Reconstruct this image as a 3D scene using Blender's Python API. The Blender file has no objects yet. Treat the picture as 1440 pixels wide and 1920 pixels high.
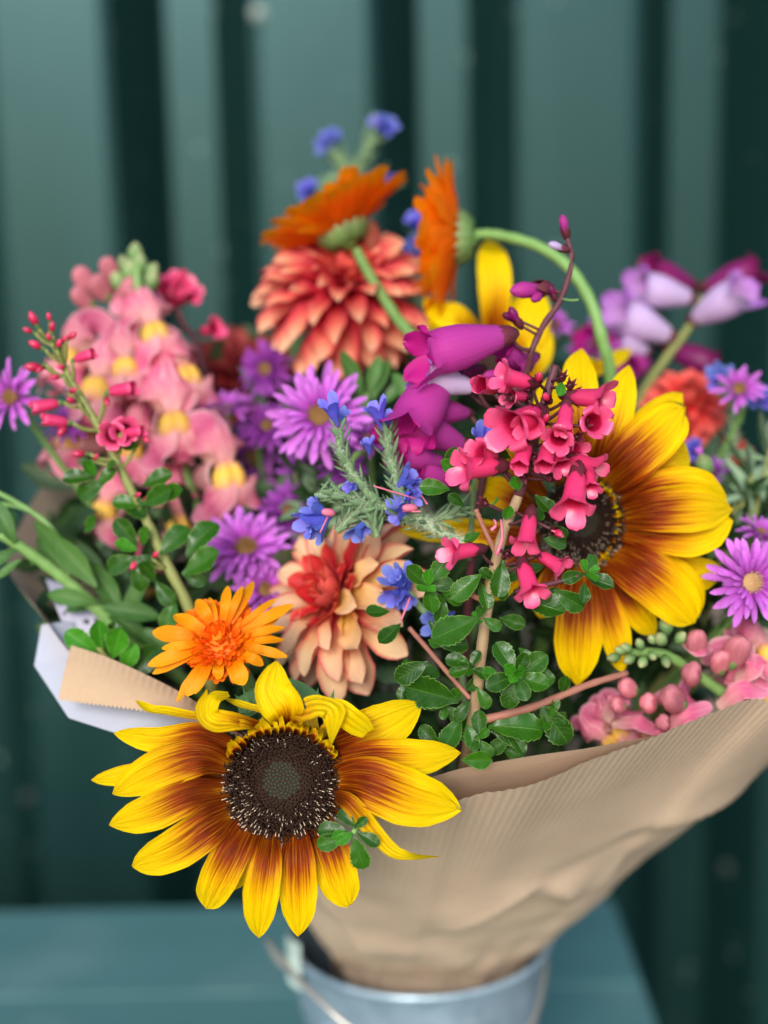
import bpy, bmesh, math, random
import numpy as np
from mathutils import Vector, Matrix, noise as mnoise

random.seed(7)
rng = np.random.default_rng(7)
SC = bpy.context.scene
COL = SC.collection
R = math.radians

# ------------------------------------------------------------------ camera
FPX = 2700.0
cd = bpy.data.cameras.new("camera")
cam = bpy.data.objects.new("camera", cd)
COL.objects.link(cam)
SC.camera = cam
cd.sensor_width = 36.0
cd.lens = FPX / 1920 * 36
cd.clip_start = 0.02
cd.clip_end = 500
CAM = (Matrix.Translation((0, 0, 1.2)) @ Matrix.Rotation(R(90 - 10.5), 4, 'X') @ Matrix.Rotation(R(-1.2), 4, 'Z'))
cam.matrix_world = CAM
cd.dof.use_dof = True
cd.dof.focus_distance = 0.497
cd.dof.aperture_fstop = 4.0
CAM3 = CAM.to_3x3()


def P(px, py, d):
    """a point of the place: photo pixel and distance along the lens axis (metres)"""
    return CAM @ Vector(((px - 720) / FPX * d, -(py - 960) / FPX * d, -d))


def Dv(x, y, z):
    """a direction: right, up, towards the lens"""
    return (CAM3 @ Vector((x, y, z))).normalized()


def px2m(p, d):
    return p * d / FPX


# ------------------------------------------------------------------ sky, sun, exposure
SUN_EL, SUN_AZ = 24, 10       # sun behind the photographer, a little to the left
world = bpy.data.worlds.new("World")
SC.world = world
world.use_nodes = True
wn = world.node_tree.nodes
wl = world.node_tree.links
bg = wn["Background"]
sky = wn.new("ShaderNodeTexSky")
sky.sky_type = 'NISHITA'
sky.sun_disc = False
sky.sun_elevation = R(SUN_EL)
sky.sun_rotation = R(180 + SUN_AZ)
sky.air_density = 1.0
sky.dust_density = 0.6
bg.inputs[1].default_value = 0.105
wl.new(sky.outputs[0], bg.inputs[0])
sd = bpy.data.lights.new("sun", 'SUN')
sd.energy = 1.5
sd.angle = R(22)
sd.color = (1.0, 0.965, 0.91)
sun = bpy.data.objects.new("sun", sd)
COL.objects.link(sun)
_sdir = Vector((-math.sin(R(SUN_AZ)) * math.cos(R(SUN_EL)), -math.cos(R(SUN_AZ)) * math.cos(R(SUN_EL)), math.sin(R(SUN_EL))))
sun.rotation_euler = _sdir.to_track_quat('Z', 'Y').to_euler()
sun.location = _sdir * 5

SC.view_settings.view_transform = 'Standard'
SC.view_settings.look = 'None'
SC.view_settings.gamma = 1
SC.view_settings.exposure = 1.3
SC.cycles.use_denoising = True
SC.cycles.max_bounces = 8
SC.cycles.sample_clamp_indirect = 4


# ------------------------------------------------------------------ helpers
def srgb(h):
    h = h.lstrip('#')
    c = [int(h[i:i + 2], 16) / 255 for i in (0, 2, 4)]
    return tuple([x / 12.92 if x <= 0.04045 else ((x + 0.055) / 1.055) ** 2.4 for x in c]) + (1.0,)


WM = {}


def empty(name, loc, label, cat, group=None):
    o = bpy.data.objects.new(name, None)
    o.empty_display_size = 0.02
    COL.objects.link(o)
    M = Matrix.Translation(loc)
    o.matrix_basis = M
    WM[o.name] = M
    tag(o, label, cat, group)
    return o


def tag(o, label=None, cat=None, group=None, kind=None):
    if label: o['label'] = label
    if cat: o['category'] = cat
    if group: o['group'] = group
    if kind: o['kind'] = kind


def link(name, me, M=None, parent=None, color=None, kind=None):
    o = bpy.data.objects.new(name, me)
    COL.objects.link(o)
    M = Matrix() if M is None else M
    WM[o.name] = M.copy()
    if parent is not None:
        o.parent = parent
        o.matrix_basis = WM[parent.name].inverted() @ M
    else:
        o.matrix_basis = M
    if color is not None: o.color = color
    if kind: o['kind'] = kind
    return o


class MB:
    def __init__(self):
        self.v = []; self.f = []; self.uv = []; self.mi = []; self.n = 0

    def grid(self, pts, uv=None, mi=0, close=False):
        nv, nu, _ = pts.shape
        b = self.n
        self.v.append(pts.reshape(-1, 3)); self.n += nv * nu
        if uv is None:
            U, V = np.meshgrid(np.linspace(0, 1, nu), np.linspace(0, 1, nv))
            uv = np.stack([U, V], -1)
        for j in range(nv - 1):
            for i in range(nu if close else nu - 1):
                i2 = (i + 1) % nu
                self.f.append((b + j * nu + i, b + j * nu + i2, b + (j + 1) * nu + i2, b + (j + 1) * nu + i))
                u2 = uv[j, i2].copy(); u3 = uv[j + 1, i2].copy()
                if close and i2 == 0: u2 = np.array([1.0, u2[1]]); u3 = np.array([1.0, u3[1]])
                self.uv.append((uv[j, i], u2, u3, uv[j + 1, i]))
                self.mi.append(mi)
        return self

    def faces(self, verts, faces, mi=0, uvs=None):
        b = self.n
        verts = np.asarray(verts, float)
        self.v.append(verts); self.n += len(verts)
        for k, f in enumerate(faces):
            self.f.append(tuple(b + i for i in f))
            self.uv.append(uvs[k] if uvs is not None else [(0.5, 0.5)] * len(f))
            self.mi.append(mi)
        return self

    def tube(self, pts, rad, sides=8, mi=0, cap=True):
        pts = np.asarray(pts, float)
        rad = np.broadcast_to(np.asarray(rad, float), (len(pts),))
        T = np.gradient(pts, axis=0)
        T /= np.linalg.norm(T, axis=1)[:, None] + 1e-12
        ref = np.array([0.13, 0.31, 0.94])
        A = np.cross(T, ref); A /= np.linalg.norm(A, axis=1)[:, None] + 1e-12
        B = np.cross(T, A)
        a = np.linspace(0, 2 * np.pi, sides, endpoint=False)
        g = pts[:, None, :] + rad[:, None, None] * (np.cos(a)[None, :, None] * A[:, None, :] + np.sin(a)[None, :, None] * B[:, None, :])
        b = self.n
        self.grid(g, mi=mi, close=True)
        if cap:
            n = len(pts)
            self.f.append(tuple(b + i for i in range(sides - 1, -1, -1))); self.uv.append([(0.5, 0)] * sides); self.mi.append(mi)
            self.f.append(tuple(b + (n - 1) * sides + i for i in range(sides))); self.uv.append([(0.5, 1)] * sides); self.mi.append(mi)
        return self

    def ball(self, c, r, M3=None, nu=10, nv=7, mi=0):
        th = np.linspace(0.001, np.pi - 0.001, nv); ph = np.linspace(0, 2 * np.pi, nu, endpoint=False)
        r = np.broadcast_to(np.asarray(r, float), (3,))
        g = np.stack([np.sin(th)[:, None] * np.cos(ph)[None] * r[0], np.sin(th)[:, None] * np.sin(ph)[None] * r[1],
                      np.cos(th)[:, None] * np.ones_like(ph)[None] * r[2]], -1)
        if M3 is not None: g = g @ np.array(M3).T
        return self.grid(g[::-1] + np.asarray(c), mi=mi, close=True)

    def box(self, lo, hi, mi=0):
        x0, y0, z0 = lo; x1, y1, z1 = hi
        v = [(x0, y0, z0), (x1, y0, z0), (x1, y1, z0), (x0, y1, z0), (x0, y0, z1), (x1, y0, z1), (x1, y1, z1), (x0, y1, z1)]
        return self.faces(v, [(3, 2, 1, 0), (4, 5, 6, 7), (0, 1, 5, 4), (1, 2, 6, 5), (2, 3, 7, 6), (3, 0, 4, 7)], mi)

    def mesh(self, name, mats, smooth=True, weld=0.0, origin=None):
        me = bpy.data.meshes.new(name)
        V = np.concatenate(self.v)
        if origin is not None: V = V - np.asarray(origin)
        me.from_pydata(V.tolist(), [], self.f)
        uvl = me.uv_layers.new(name="UVMap")
        flat = np.array([c for f in self.uv for c in f], dtype=np.float32).ravel()
        uvl.data.foreach_set("uv", flat)
        for m in (mats if isinstance(mats, (list, tuple)) else [mats]): me.materials.append(m)
        me.polygons.foreach_set("material_index", self.mi)
        me.polygons.foreach_set("use_smooth", [smooth] * len(self.f))
        if weld > 0:
            bm = bmesh.new(); bm.from_mesh(me)
            bmesh.ops.remove_doubles(bm, verts=bm.verts, dist=weld)
            bm.to_mesh(me); bm.free()
        me.update()
        return me

    def part(self, name, mats, parent, kind=None, smooth=True, color=None):
        """mesh given in world coordinates, linked under parent with its origin at its own middle"""
        V = np.concatenate(self.v)
        c = (V.min(0) + V.max(0)) / 2
        me = self.mesh(name, mats, smooth, origin=c)
        return link(name, me, Matrix.Translation(Vector(c)), parent, color, kind)


def catmull(pts, n=24):
    pts = [np.asarray(p, float) for p in pts]
    if len(pts) == 2: return np.array([pts[0] + (pts[1] - pts[0]) * t for t in np.linspace(0, 1, n)])
    Q = [2 * pts[0] - pts[1]] + pts + [2 * pts[-1] - pts[-2]]
    out = []
    m = len(pts) - 1
    for t in np.linspace(0, m, n):
        i = min(int(t), m - 1); u = t - i
        a, b, c, d = Q[i:i + 4]
        out.append(0.5 * (2 * b + (c - a) * u + (2 * a - 5 * b + 4 * c - d) * u * u + (3 * b - a - 3 * c + d) * u ** 3))
    return np.array(out)


def smooth_interp(x, keys):
    kx = np.array([k[0] for k in keys]); ky = np.array([k[1] for k in keys])
    xs = np.linspace(0, 1, 201)
    y = np.interp(xs, kx, ky)
    ker = np.hanning(17); ker /= ker.sum()
    yp = np.concatenate([2 * y[0] - y[1:9][::-1], y, 2 * y[-1] - y[-9:-1][::-1]])
    ys = np.convolve(yp, ker, 'valid')
    return np.maximum(np.interp(x, xs, ys), 0.0)


def strip(C, N, W, nu=7, cup=0.0, ridge=0.0, ridgen=2.0, fold=0.0, twist=None, wav=0.0, wavn=3, seed=0, notch=0.0):
    """a curved sheet along centre line C with half widths W"""
    C = np.asarray(C, float); nv = len(C)
    N = np.broadcast_to(np.asarray(N, float), C.shape)
    T = np.gradient(C, axis=0); T /= np.linalg.norm(T, axis=1)[:, None] + 1e-12
    B = np.cross(T, N); B /= np.linalg.norm(B, axis=1)[:, None] + 1e-12
    Nn = np.cross(B, T)
    if twist is not None:
        a = np.asarray(twist)[:, None]
        B, Nn = B * np.cos(a) + Nn * np.sin(a), Nn * np.cos(a) - B * np.sin(a)
    u = np.linspace(-1, 1, nu)[None, :]
    v = np.linspace(0, 1, nv)[:, None]
    W = np.asarray(W, float)[:, None]
    env = np.sin(np.pi * np.clip(v * 0.9 + 0.08, 0, 1)) ** 0.5
    h = cup * W * u * u + fold * W * np.abs(u) + ridge * W.max() * env * np.cos(u * np.pi * ridgen) * (1 - 0.3 * u * u)
    rs = np.random.default_rng(seed)
    ph = rs.uniform(0, 6.28, 3)
    h = h + wav * W.max() * (np.abs(u) ** 1.5) * np.sin(v * wavn * 2 * np.pi + ph[0] + (u > 0) * 1.9)
    h = h + wav * 0.5 * W.max() * np.sin(v * 5 + u * 2.2 + ph[1])
    g = C[:, None, :] + B[:, None, :] * (W * u)[:, :, None] + Nn[:, None, :] * h[:, :, None]
    if notch:
        g = g - T[:, None, :] * (notch * (np.abs(np.sin(u * np.pi * 1.5 + ph[2])) * (v ** 6)))[:, :, None]
    return g


def canon(w=0.3, prof=((0, .3), (.4, .9), (.7, 1), (.9, .7), (1, .05)), bend=0.3, bend0=0.0, cup=0.3, ridge=0.0, ridgen=2.0,
          fold=0.0, nu=7, nv=12, wav=0.0, seed=0, tooth=0.0, teeth=10, bexp=1.0):
    """unit petal: along +Y, face +Z; bend>0 curls towards +Z"""
    t = np.linspace(0, 1, nv)
    ang = bend0 + bend * t ** bexp
    dy = np.cos(ang); dz = np.sin(ang)
    C = np.zeros((nv, 3))
    C[1:, 1] = np.cumsum((dy[1:] + dy[:-1]) / 2) / (nv - 1)
    C[1:, 2] = np.cumsum((dz[1:] + dz[:-1]) / 2) / (nv - 1)
    N = np.stack([np.zeros(nv), -dz, dy], -1)
    W = smooth_interp(t, prof) * w
    if tooth:
        saw = (t * teeth) % 1.0
        W = W * (1 - tooth * saw * np.clip((t - .3) * 4, 0, 1))
    return strip(C, N, W, nu, cup, ridge, ridgen, fold, wav=wav, seed=seed)


def fr_y(loc, ydir, zhint, s=1.0):
    """frame: local Y = ydir, local Z near zhint"""
    y = Vector(ydir).normalized(); z = Vector(zhint)
    z = (z - y * z.dot(y))
    if z.length < 1e-6: z = y.orthogonal()
    z.normalize(); x = y.cross(z)
    M = Matrix((x, y, z)).transposed().to_4x4()
    M.translation = Vector(loc)
    return M @ Matrix.Scale(s, 4)


def fr_z(loc, zdir, yhint, s=1.0):
    z = Vector(zdir).normalized(); y = Vector(yhint)
    y = y - z * y.dot(z)
    if y.length < 1e-6: y = z.orthogonal()
    y.normalize(); x = y.cross(z)
    M = Matrix((x, y, z)).transposed().to_4x4()
    M.translation = Vector(loc)
    return M @ Matrix.Scale(s, 4)


def rnd(a, b): return random.uniform(a, b)


# ------------------------------------------------------------------ materials
class NT:
    def __init__(self, name):
        self.m = bpy.data.materials.new(name); self.m.use_nodes = True
        self.t = self.m.node_tree; self.t.nodes.clear()
        self.out = self.t.nodes.new("ShaderNodeOutputMaterial")

    def n(self, ty, **kw):
        x = self.t.nodes.new("ShaderNode" + ty)
        for k, v in kw.items(): setattr(x, k, v)
        return x

    def l(self, a, b): self.t.links.new(a, b)

    def set(self, sock, v):
        if hasattr(v, 'is_output') or isinstance(v, bpy.types.NodeSocket): self.l(v, sock)
        else: sock.default_value = v

    def math(self, op, a, b=0.0, c=None, clamp=False):
        x = self.n("Math", operation=op, use_clamp=clamp)
        self.set(x.inputs[0], a); self.set(x.inputs[1], b)
        if c is not None: self.set(x.inputs[2], c)
        return x.outputs[0]

    def mix(self, f, a, b, mode='MIX'):
        x = self.n("MixRGB", blend_type=mode)
        self.set(x.inputs[0], f); self.set(x.inputs[1], a); self.set(x.inputs[2], b)
        return x.outputs[0]

    def ramp(self, f, stops, interp='LINEAR'):
        x = self.n("ValToRGB"); x.color_ramp.interpolation = interp
        e = x.color_ramp.elements
        while len(e) < len(stops): e.new(0.5)
        for i, (p, c) in enumerate(stops):
            e[i].position = p
            e[i].color = srgb(c) if isinstance(c, str) else c
        self.l(f, x.inputs[0])
        return x.outputs[0]

    def noise(self, vec, scale=5, detail=3, rough=0.55, sc3=None):
        if sc3 is not None:
            mp = self.n("Mapping"); mp.inputs['Scale'].default_value = sc3
            self.l(vec, mp.inputs[0]); vec = mp.outputs[0]
        x = self.n("TexNoise"); x.inputs['Scale'].default_value = scale
        x.inputs['Detail'].default_value = detail; x.inputs['Roughness'].default_value = rough
        if vec is not None: self.l(vec, x.inputs[0])
        return x.outputs['Fac']

    def bump(self, h, strength=0.3, dist=0.001):
        x = self.n("Bump"); x.inputs['Strength'].default_value = strength; x.inputs['Distance'].default_value = dist
        self.l(h, x.inputs['Height']); return x.outputs[0]

    def principled(self, col, rough=0.5, spec=0.4, metal=0.0, normal=None, coat=0.0, sheen=0.0, stint=None):
        x = self.n("BsdfPrincipled")
        self.set(x.inputs['Base Color'], col); self.set(x.inputs['Roughness'], rough)
        x.inputs['Specular IOR Level'].default_value = spec; x.inputs['Metallic'].default_value = metal
        x.inputs['Coat Weight'].default_value = coat; x.inputs['Coat Roughness'].default_value = 0.25
        x.inputs['Sheen Weight'].default_value = sheen
        if stint: x.inputs['Specular Tint'].default_value = stint
        if normal is not None: self.l(normal, x.inputs['Normal'])
        return x.outputs[0]

    def finish(self, sh): self.l(sh, self.out.inputs[0]); return self.m


def petal_mat(name, stops, streak=0.12, su=14, edge=None, edge_w=0.35, back=None, rough=0.5, transl=0.3, bump=0.35,
              valvar=0.15, huevar=0.0, centre=0.0, spec=0.3, mottle=0.25, coat=0.0, shift=False, noise_v=1.6, scol=None, samt=0.5):
    t = NT(name)
    tc = t.n("TexCoord"); uv = tc.outputs['UV']
    sp = t.n("SeparateXYZ"); t.l(uv, sp.inputs[0])
    u, v = sp.outputs[0], sp.outputs[1]
    oi = t.n("ObjectInfo")
    off = t.n("CombineXYZ"); t.l(oi.outputs['Random'], off.inputs[2])
    sc = t.n("VectorMath", operation='SCALE'); t.l(off.outputs[0], sc.inputs[0]); sc.inputs['Scale'].default_value = 37.0
    ad = t.n("VectorMath", operation='ADD'); t.l(uv, ad.inputs[0]); t.l(sc.outputs[0], ad.inputs[1])
    nz = t.noise(ad.outputs[0], 1.0, 4, 0.6, (su, noise_v, 1))
    fine = t.noise(ad.outputs[0], 1.0, 3, 0.6, (su * 2.6, noise_v * 1.3, 1))
    du = t.math('SUBTRACT', u, 0.5)
    du2 = t.math('MULTIPLY', du, du)
    vv = t.math('ADD', v, t.math('MULTIPLY', t.math('SUBTRACT', nz, 0.5), streak * 2))
    vv = t.math('ADD', vv, t.math('MULTIPLY', du2, centre * 4))
    if shift:
        cs = t.n("SeparateXYZ"); t.l(oi.outputs['Color'], cs.inputs[0])
        vv = t.math('ADD', vv, cs.outputs[0])
    col = t.ramp(vv, stops)
    if scol is not None:
        sk = t.math('MULTIPLY', t.math('SUBTRACT', fine, 0.52, clamp=True), 7.0, clamp=True)
        col = t.mix(t.math('MULTIPLY', sk, samt), col, srgb(scol))
    if edge is not None:
        e = t.math('ABSOLUTE', du)
        e = t.math('DIVIDE', t.math('SUBTRACT', e, 0.5 - edge_w / 2), edge_w / 2, clamp=True)
        e = t.math('MULTIPLY', e, t.math('ADD', nz, 0.35, clamp=True))
        col = t.mix(e, col, srgb(edge))
    if back is not None:
        ge = t.n("NewGeometry")
        col = t.mix(t.math('MULTIPLY', ge.outputs['Backfacing'], 0.8), col, srgb(back))
    hs = t.n("HueSaturation")
    t.l(col, hs.inputs['Color'])
    val = t.math('ADD', t.math('MULTIPLY', t.math('SUBTRACT', oi.outputs['Random'], 0.5), valvar * 2),
                 t.math('ADD', t.math('MULTIPLY', t.math('SUBTRACT', fine, 0.5), mottle), 1.0))
    t.l(val, hs.inputs['Value'])
    if huevar:
        t.l(t.math('ADD', t.math('MULTIPLY', t.math('SUBTRACT', oi.outputs['Random'], 0.5), huevar * 2), 0.5), hs.inputs['Hue'])
    nrm = t.bump(t.math('ADD', nz, t.math('MULTIPLY', fine, 0.6)), bump, 0.0006)
    pb = t.principled(hs.outputs[0], rough, spec, normal=nrm, coat=coat)
    if transl > 0:
        tr = t.n("BsdfTranslucent"); t.l(hs.outputs[0], tr.inputs[0]); t.l(nrm, tr.inputs['Normal'])
        mx = t.n("MixShader"); mx.inputs[0].default_value = transl
        t.l(pb, mx.inputs[1]); t.l(tr.outputs[0], mx.inputs[2])
        return t.finish(mx.outputs[0])
    return t.finish(pb)


def leaf_mat(name, c1, c2, vein='#7fa050', rim=None, rough=0.35, transl=0.15, spec=0.5, back='#6f9060'):
    t = NT(name)
    tc = t.n("TexCoord"); uv = tc.outputs['UV']
    sp = t.n("SeparateXYZ"); t.l(uv, sp.inputs[0])
    u, v = sp.outputs[0], sp.outputs[1]
    oi = t.n("ObjectInfo")
    nz = t.noise(tc.outputs['Object'], 3.0, 3)
    f = t.math('ADD', t.math('MULTIPLY', oi.outputs['Random'], 0.7), t.math('MULTIPLY', nz, 0.5), clamp=True)
    col = t.mix(f, srgb(c1), srgb(c2))
    au = t.math('ABSOLUTE', t.math('SUBTRACT', u, 0.5))
    mid = t.math('SUBTRACT', 1.0, t.math('DIVIDE', au, 0.035), clamp=True)
    # side veins: slanting lines off the midrib
    w = t.math('SUBTRACT', v, t.math('MULTIPLY', au, 0.5))
    sv = t.math('SINE', t.math('MULTIPLY', w, 48.0))
    sv = t.math('MULTIPLY', t.math('SUBTRACT', sv, 0.86, clamp=True), 3.0)
    col = t.mix(t.math('MULTIPLY', mid, 0.6), col, srgb(vein))
    col = t.mix(t.math('MULTIPLY', sv, 0.35), col, srgb(vein))
    if rim:
        e = t.math('DIVIDE', t.math('SUBTRACT', au, 0.455), 0.045, clamp=True)
        col = t.mix(t.math('MULTIPLY', e, 0.75), col, srgb(rim))
    sp_ = t.noise(tc.outputs['Object'], 9.0, 3)
    col = t.mix(t.math('MULTIPLY', t.math('SUBTRACT', sp_, 0.62, clamp=True), 2.5, clamp=True), col, srgb('#6f6a2c'))
    ge = t.n("NewGeometry")
    col = t.mix(t.math('MULTIPLY', ge.outputs['Backfacing'], 0.6), col, srgb(back))
    h = t.math('ADD', t.math('MULTIPLY', mid, -1.0), t.math('ADD', t.math('MULTIPLY', sv, -0.5), t.math('MULTIPLY', nz, 0.8)))
    nrm = t.bump(h, 0.4, 0.0006)
    rg = t.math('ADD', rough - 0.08, t.math('MULTIPLY', nz, 0.2))
    pb = t.principled(col, rg, spec, normal=nrm)
    tr = t.n("BsdfTranslucent"); t.l(col, tr.inputs[0])
    mx = t.n("MixShader"); mx.inputs[0].default_value = transl
    t.l(pb, mx.inputs[1]); t.l(tr.outputs[0], mx.inputs[2])
    return t.finish(mx.outputs[0])


def plain_mat(name, c1, c2, scale=60, rough=0.55, spec=0.35, bump=0.25, metal=0.0, valvar=0.0, sc3=None, dist=0.001):
    t = NT(name)
    tc = t.n("TexCoord")
    nz = t.noise(tc.outputs['Object'], scale, 4, 0.6, sc3)
    col = t.mix(nz, srgb(c1), srgb(c2))
    if valvar:
        oi = t.n("ObjectInfo"); hs = t.n("HueSaturation"); t.l(col, hs.inputs['Color'])
        t.l(t.math('ADD', t.math('MULTIPLY', oi.outputs['Random'], valvar), 1 - valvar / 2), hs.inputs['Value'])
        col = hs.outputs[0]
    return t.finish(t.principled(col, rough, spec, metal, t.bump(nz, bump, dist)))
# ------------------------------------------------------------------ setting
def ray(px, py): return (P(px, py, 1.0) - CAM.translation).normalized()


def hit(px, py, axis, val):
    o = CAM.translation; d = ray(px, py)
    return o + d * ((val - o[axis]) / d[axis])


WALL_Y = 1.42
RIM = P(788, 1742, 0.775)           # middle of the bucket's mouth
BH = 0.165
TABLE_Z = RIM.z - BH

# ground: grey paving slab sheet reaching the horizon
t = NT("ground_concrete")
tc = t.n("TexCoord")
nz = t.noise(tc.outputs['Object'], 6, 5); n2 = t.noise(tc.outputs['Object'], 90, 3)
t.finish(t.principled(t.mix(t.math('MULTIPLY', t.math('ADD', nz, n2), 0.5), srgb('#3a3a38'), srgb('#565551')), 0.85, 0.25, normal=t.bump(n2, 0.3)))
gx, gy = np.meshgrid(np.linspace(-60, 60, 9), np.linspace(-60, 60, 9))
link("ground", MB().grid(np.dstack([gx, gy, np.zeros((9, 9))])).mesh("ground", t.m, False), kind="structure")

# corrugated steel wall
t = NT("green_painted_steel")
tc = t.n("TexCoord"); ob = tc.outputs['Object']
big = t.noise(ob, 1.0, 4, 0.6, (2.2, 2.2, 1.2)); streak = t.noise(ob, 1.0, 4, 0.65, (26, 26, 1.4)); spk = t.noise(ob, 55, 2)
col = t.mix(big, srgb('#0c2320'), srgb('#112c29'))
col = t.mix(t.math('MULTIPLY', t.math('SUBTRACT', streak, 0.5, clamp=True), 1.0), col, srgb('#28423e'))
chip = t.math('GREATER_THAN', spk, 0.735)
col = t.mix(t.math('MULTIPLY', chip, 0.6), col, srgb('#8fa39a'))
rg = t.math('ADD', 0.27, t.math('MULTIPLY', streak, 0.16))
wall_mat = t.finish(t.principled(col, rg, 0.40, stint=(.48, .90, .97, 1), normal=t.bump(t.math('ADD', big, t.math('MULTIPLY', streak, 0.3)), 0.15, 0.01)))

x_mid = hit(592, 250, 1, WALL_Y).x
PER, WIDE, SL, NAR, DEP = 0.252, 0.107, 0.0505, 0.044, 0.080
prof = []
for k in range(-7, 8):
    c = x_mid + k * PER
    for (dx, dy) in ((-WIDE / 2 - SL * 0.98, DEP), (-WIDE / 2 - SL * 0.90, DEP * 0.965), (-WIDE / 2 - SL * 0.10, DEP * 0.035), (-WIDE / 2 + 0.004, 0),
                     (WIDE / 2 - 0.004, 0), (WIDE / 2 + SL * 0.10, DEP * 0.035), (WIDE / 2 + SL * 0.90, DEP * 0.965), (WIDE / 2 + SL * 0.98 , DEP)):
        prof.append((c + dx, WALL_Y + dy))
prof = np.array(prof)
zz = np.linspace(0.03, 2.6, 14)
g = np.zeros((len(zz), len(prof), 3))
g[:, :, 0] = prof[None, :, 0]; g[:, :, 1] = prof[None, :, 1]; g[:, :, 2] = zz[:, None]
wall = empty("corrugated_wall", (x_mid, WALL_Y, 0), "dark green painted corrugated steel wall standing behind the bouquet and table", "wall")
me = MB().grid(g).mesh("steel_sheet", wall_mat, False, origin=(x_mid, WALL_Y, 0))
link("steel_sheet", me, Matrix.Translation((x_mid, WALL_Y, 0)), wall)
bolt_mat = plain_mat("bolt_zinc", '#8d9a92', '#b5bfb5', 200, 0.5, 0.5, metal=0.3)
bolt_old = plain_mat("bolt_dull", '#26302c', '#38443f', 200, 0.6, 0.4, metal=0.2)
for (x_, y_, bm_, dy_) in ((484, 24, bolt_mat, 0), (52, 1497, bolt_old, 0), (1362, 1628, bolt_old, 0)):
    b = hit(x_, y_, 1, WALL_Y)
    m = MB(); m.tube([b + Vector((0, -0.0045, 0)), b + Vector((0, -0.001, 0))], 0.0042, 8); m.tube([b + Vector((0, -0.0015, 0)), b + Vector((0, 0.006, 0))], 0.0075, 12)
    m.part("bolt", bm_, wall)

# table
t = NT("table_paint")
tc = t.n("TexCoord"); ob = tc.outputs['Object']
nz = t.noise(ob, 1.0, 5, 0.6, (3, 14, 3)); n2 = t.noise(ob, 70, 3); n3 = t.noise(ob, 9, 3)
col = t.mix(nz, srgb('#477070'), srgb('#5a8583'))
col = t.mix(t.math('MULTIPLY', t.math('SUBTRACT', n3, 0.52, clamp=True), 2.4), col, srgb('#73918f'))
table_mat = t.finish(t.principled(col, t.math('ADD', 0.35, t.math('MULTIPLY', n3, 0.25)), 0.45, normal=t.bump(t.math('ADD', nz, n2), 0.15, 0.002)))
yb = hit(330, 1700, 2, TABLE_Z).y
xr = (hit(1150, 1700, 2, TABLE_Z).x + hit(1236, 1910, 2, TABLE_Z).x) / 2
table = empty("painted_table", (xr - 0.6, yb - 0.4, 0), "teal green painted table the galvanised bucket stands on", "table")
nb = 6
bw = (0.85) / nb
for i in range(nb):
    y1 = yb - i * bw; y0 = y1 - bw + 0.0012
    bm = bmesh.new()
    bmesh.ops.create_cube(bm, size=1)
    for vx in bm.verts:
        vx.co = (vx.co.x * 1.2, vx.co.y * (y1 - y0), vx.co.z * 0.026)
    bmesh.ops.bevel(bm, geom=list(bm.edges), offset=0.0025, segments=2, affect='EDGES')
    me = bpy.data.meshes.new("board"); bm.to_mesh(me); bm.free(); me.materials.append(table_mat)
    link("board", me, Matrix.Translation((xr - 0.6, (y0 + y1) / 2, TABLE_Z - 0.013)), table)
for sx in (xr - 0.08, xr - 1.1):
    for sy in (yb - 0.06, yb - 0.78):
        MB().box((sx - 0.025, sy - 0.025, 0), (sx + 0.025, sy + 0.025, TABLE_Z - 0.0265)).part("leg", table_mat, table, smooth=False)
MB().box((xr - 1.07, yb - 0.07, TABLE_Z - 0.10), (xr - 0.11, yb - 0.05, TABLE_Z - 0.0265)).part("apron", table_mat, table, smooth=False)

# bucket
t = NT("galvanised_zinc")
tc = t.n("TexCoord"); ob = tc.outputs['Object']
vo = t.n("TexVoronoi"); vo.inputs['Scale'].default_value = 95; t.l(ob, vo.inputs[0])
nz = t.noise(ob, 22, 4); ns = t.noise(ob, 1, 4, 0.6, (60, 60, 6))
vs = t.n("SeparateXYZ"); t.l(vo.outputs['Color'], vs.inputs[0])
f = t.math('ADD', t.math('MULTIPLY', vs.outputs[0], 0.35), t.math('MULTIPLY', t.math('ADD', nz, ns), 0.4), clamp=True)
col = t.mix(f, srgb('#6f8796'), srgb('#b0c3d0'))
zinc = t.finish(t.principled(col, t.math('ADD', 0.38, t.math('MULTIPLY', vs.outputs[1], 0.16)), 0.5, 0.55, normal=t.bump(nz, 0.3, 0.004)))
wire_mat = plain_mat("handle_wire", '#9fb0b8', '#c9b8a4', 40, 0.4, 0.5, metal=0.6)
RR = 0.0695
bucket = empty("galvanised_bucket", (RIM.x, RIM.y, TABLE_Z), "pale blue grey galvanised metal bucket with wire handle holding the wrapped bouquet", "bucket")
def lathe(pr, n=48):
    a = np.linspace(0, 2 * np.pi, n, endpoint=False)
    pr = np.array(pr)
    return np.stack([pr[:, 0:1] * np.cos(a), pr[:, 0:1] * np.sin(a), np.repeat(pr[:, 1:2], n, 1)], -1)
m = MB()
rb = RR * 0.74
m.grid(lathe([(0.0005, 0.004), (rb - .002, 0.004), (rb, 0.0005), (rb + .001, 0.004), (rb + .0025, .02), (RR * .80, 0.045), (RR * .802 + .0012, 0.048), (RR * .81 + .0012, 0.052),
              (RR * .81, 0.055), (RR * .93, .125), (RR * .935 + .0012, .128), (RR * .94 + .0012, .132), (RR * .945, .135),
              (RR * .985, BH - 0.006), (RR * .99, BH - 0.0052), (RR * 1.012, BH - 0.0045), (RR * 1.022, BH - 0.002), (RR * 1.012, BH), (RR * .99, BH), (RR * .978, BH - 0.002),
              (RR * .93, 0.125), (RR * .8, .05), (rb - .003, 0.008), (0.0005, 0.0078)]) + np.array([RIM.x, RIM.y, TABLE_Z]), close=True)
m.part("body", zinc, bucket)
lug = P(520, 1738, 0.745)
m = MB()
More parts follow.
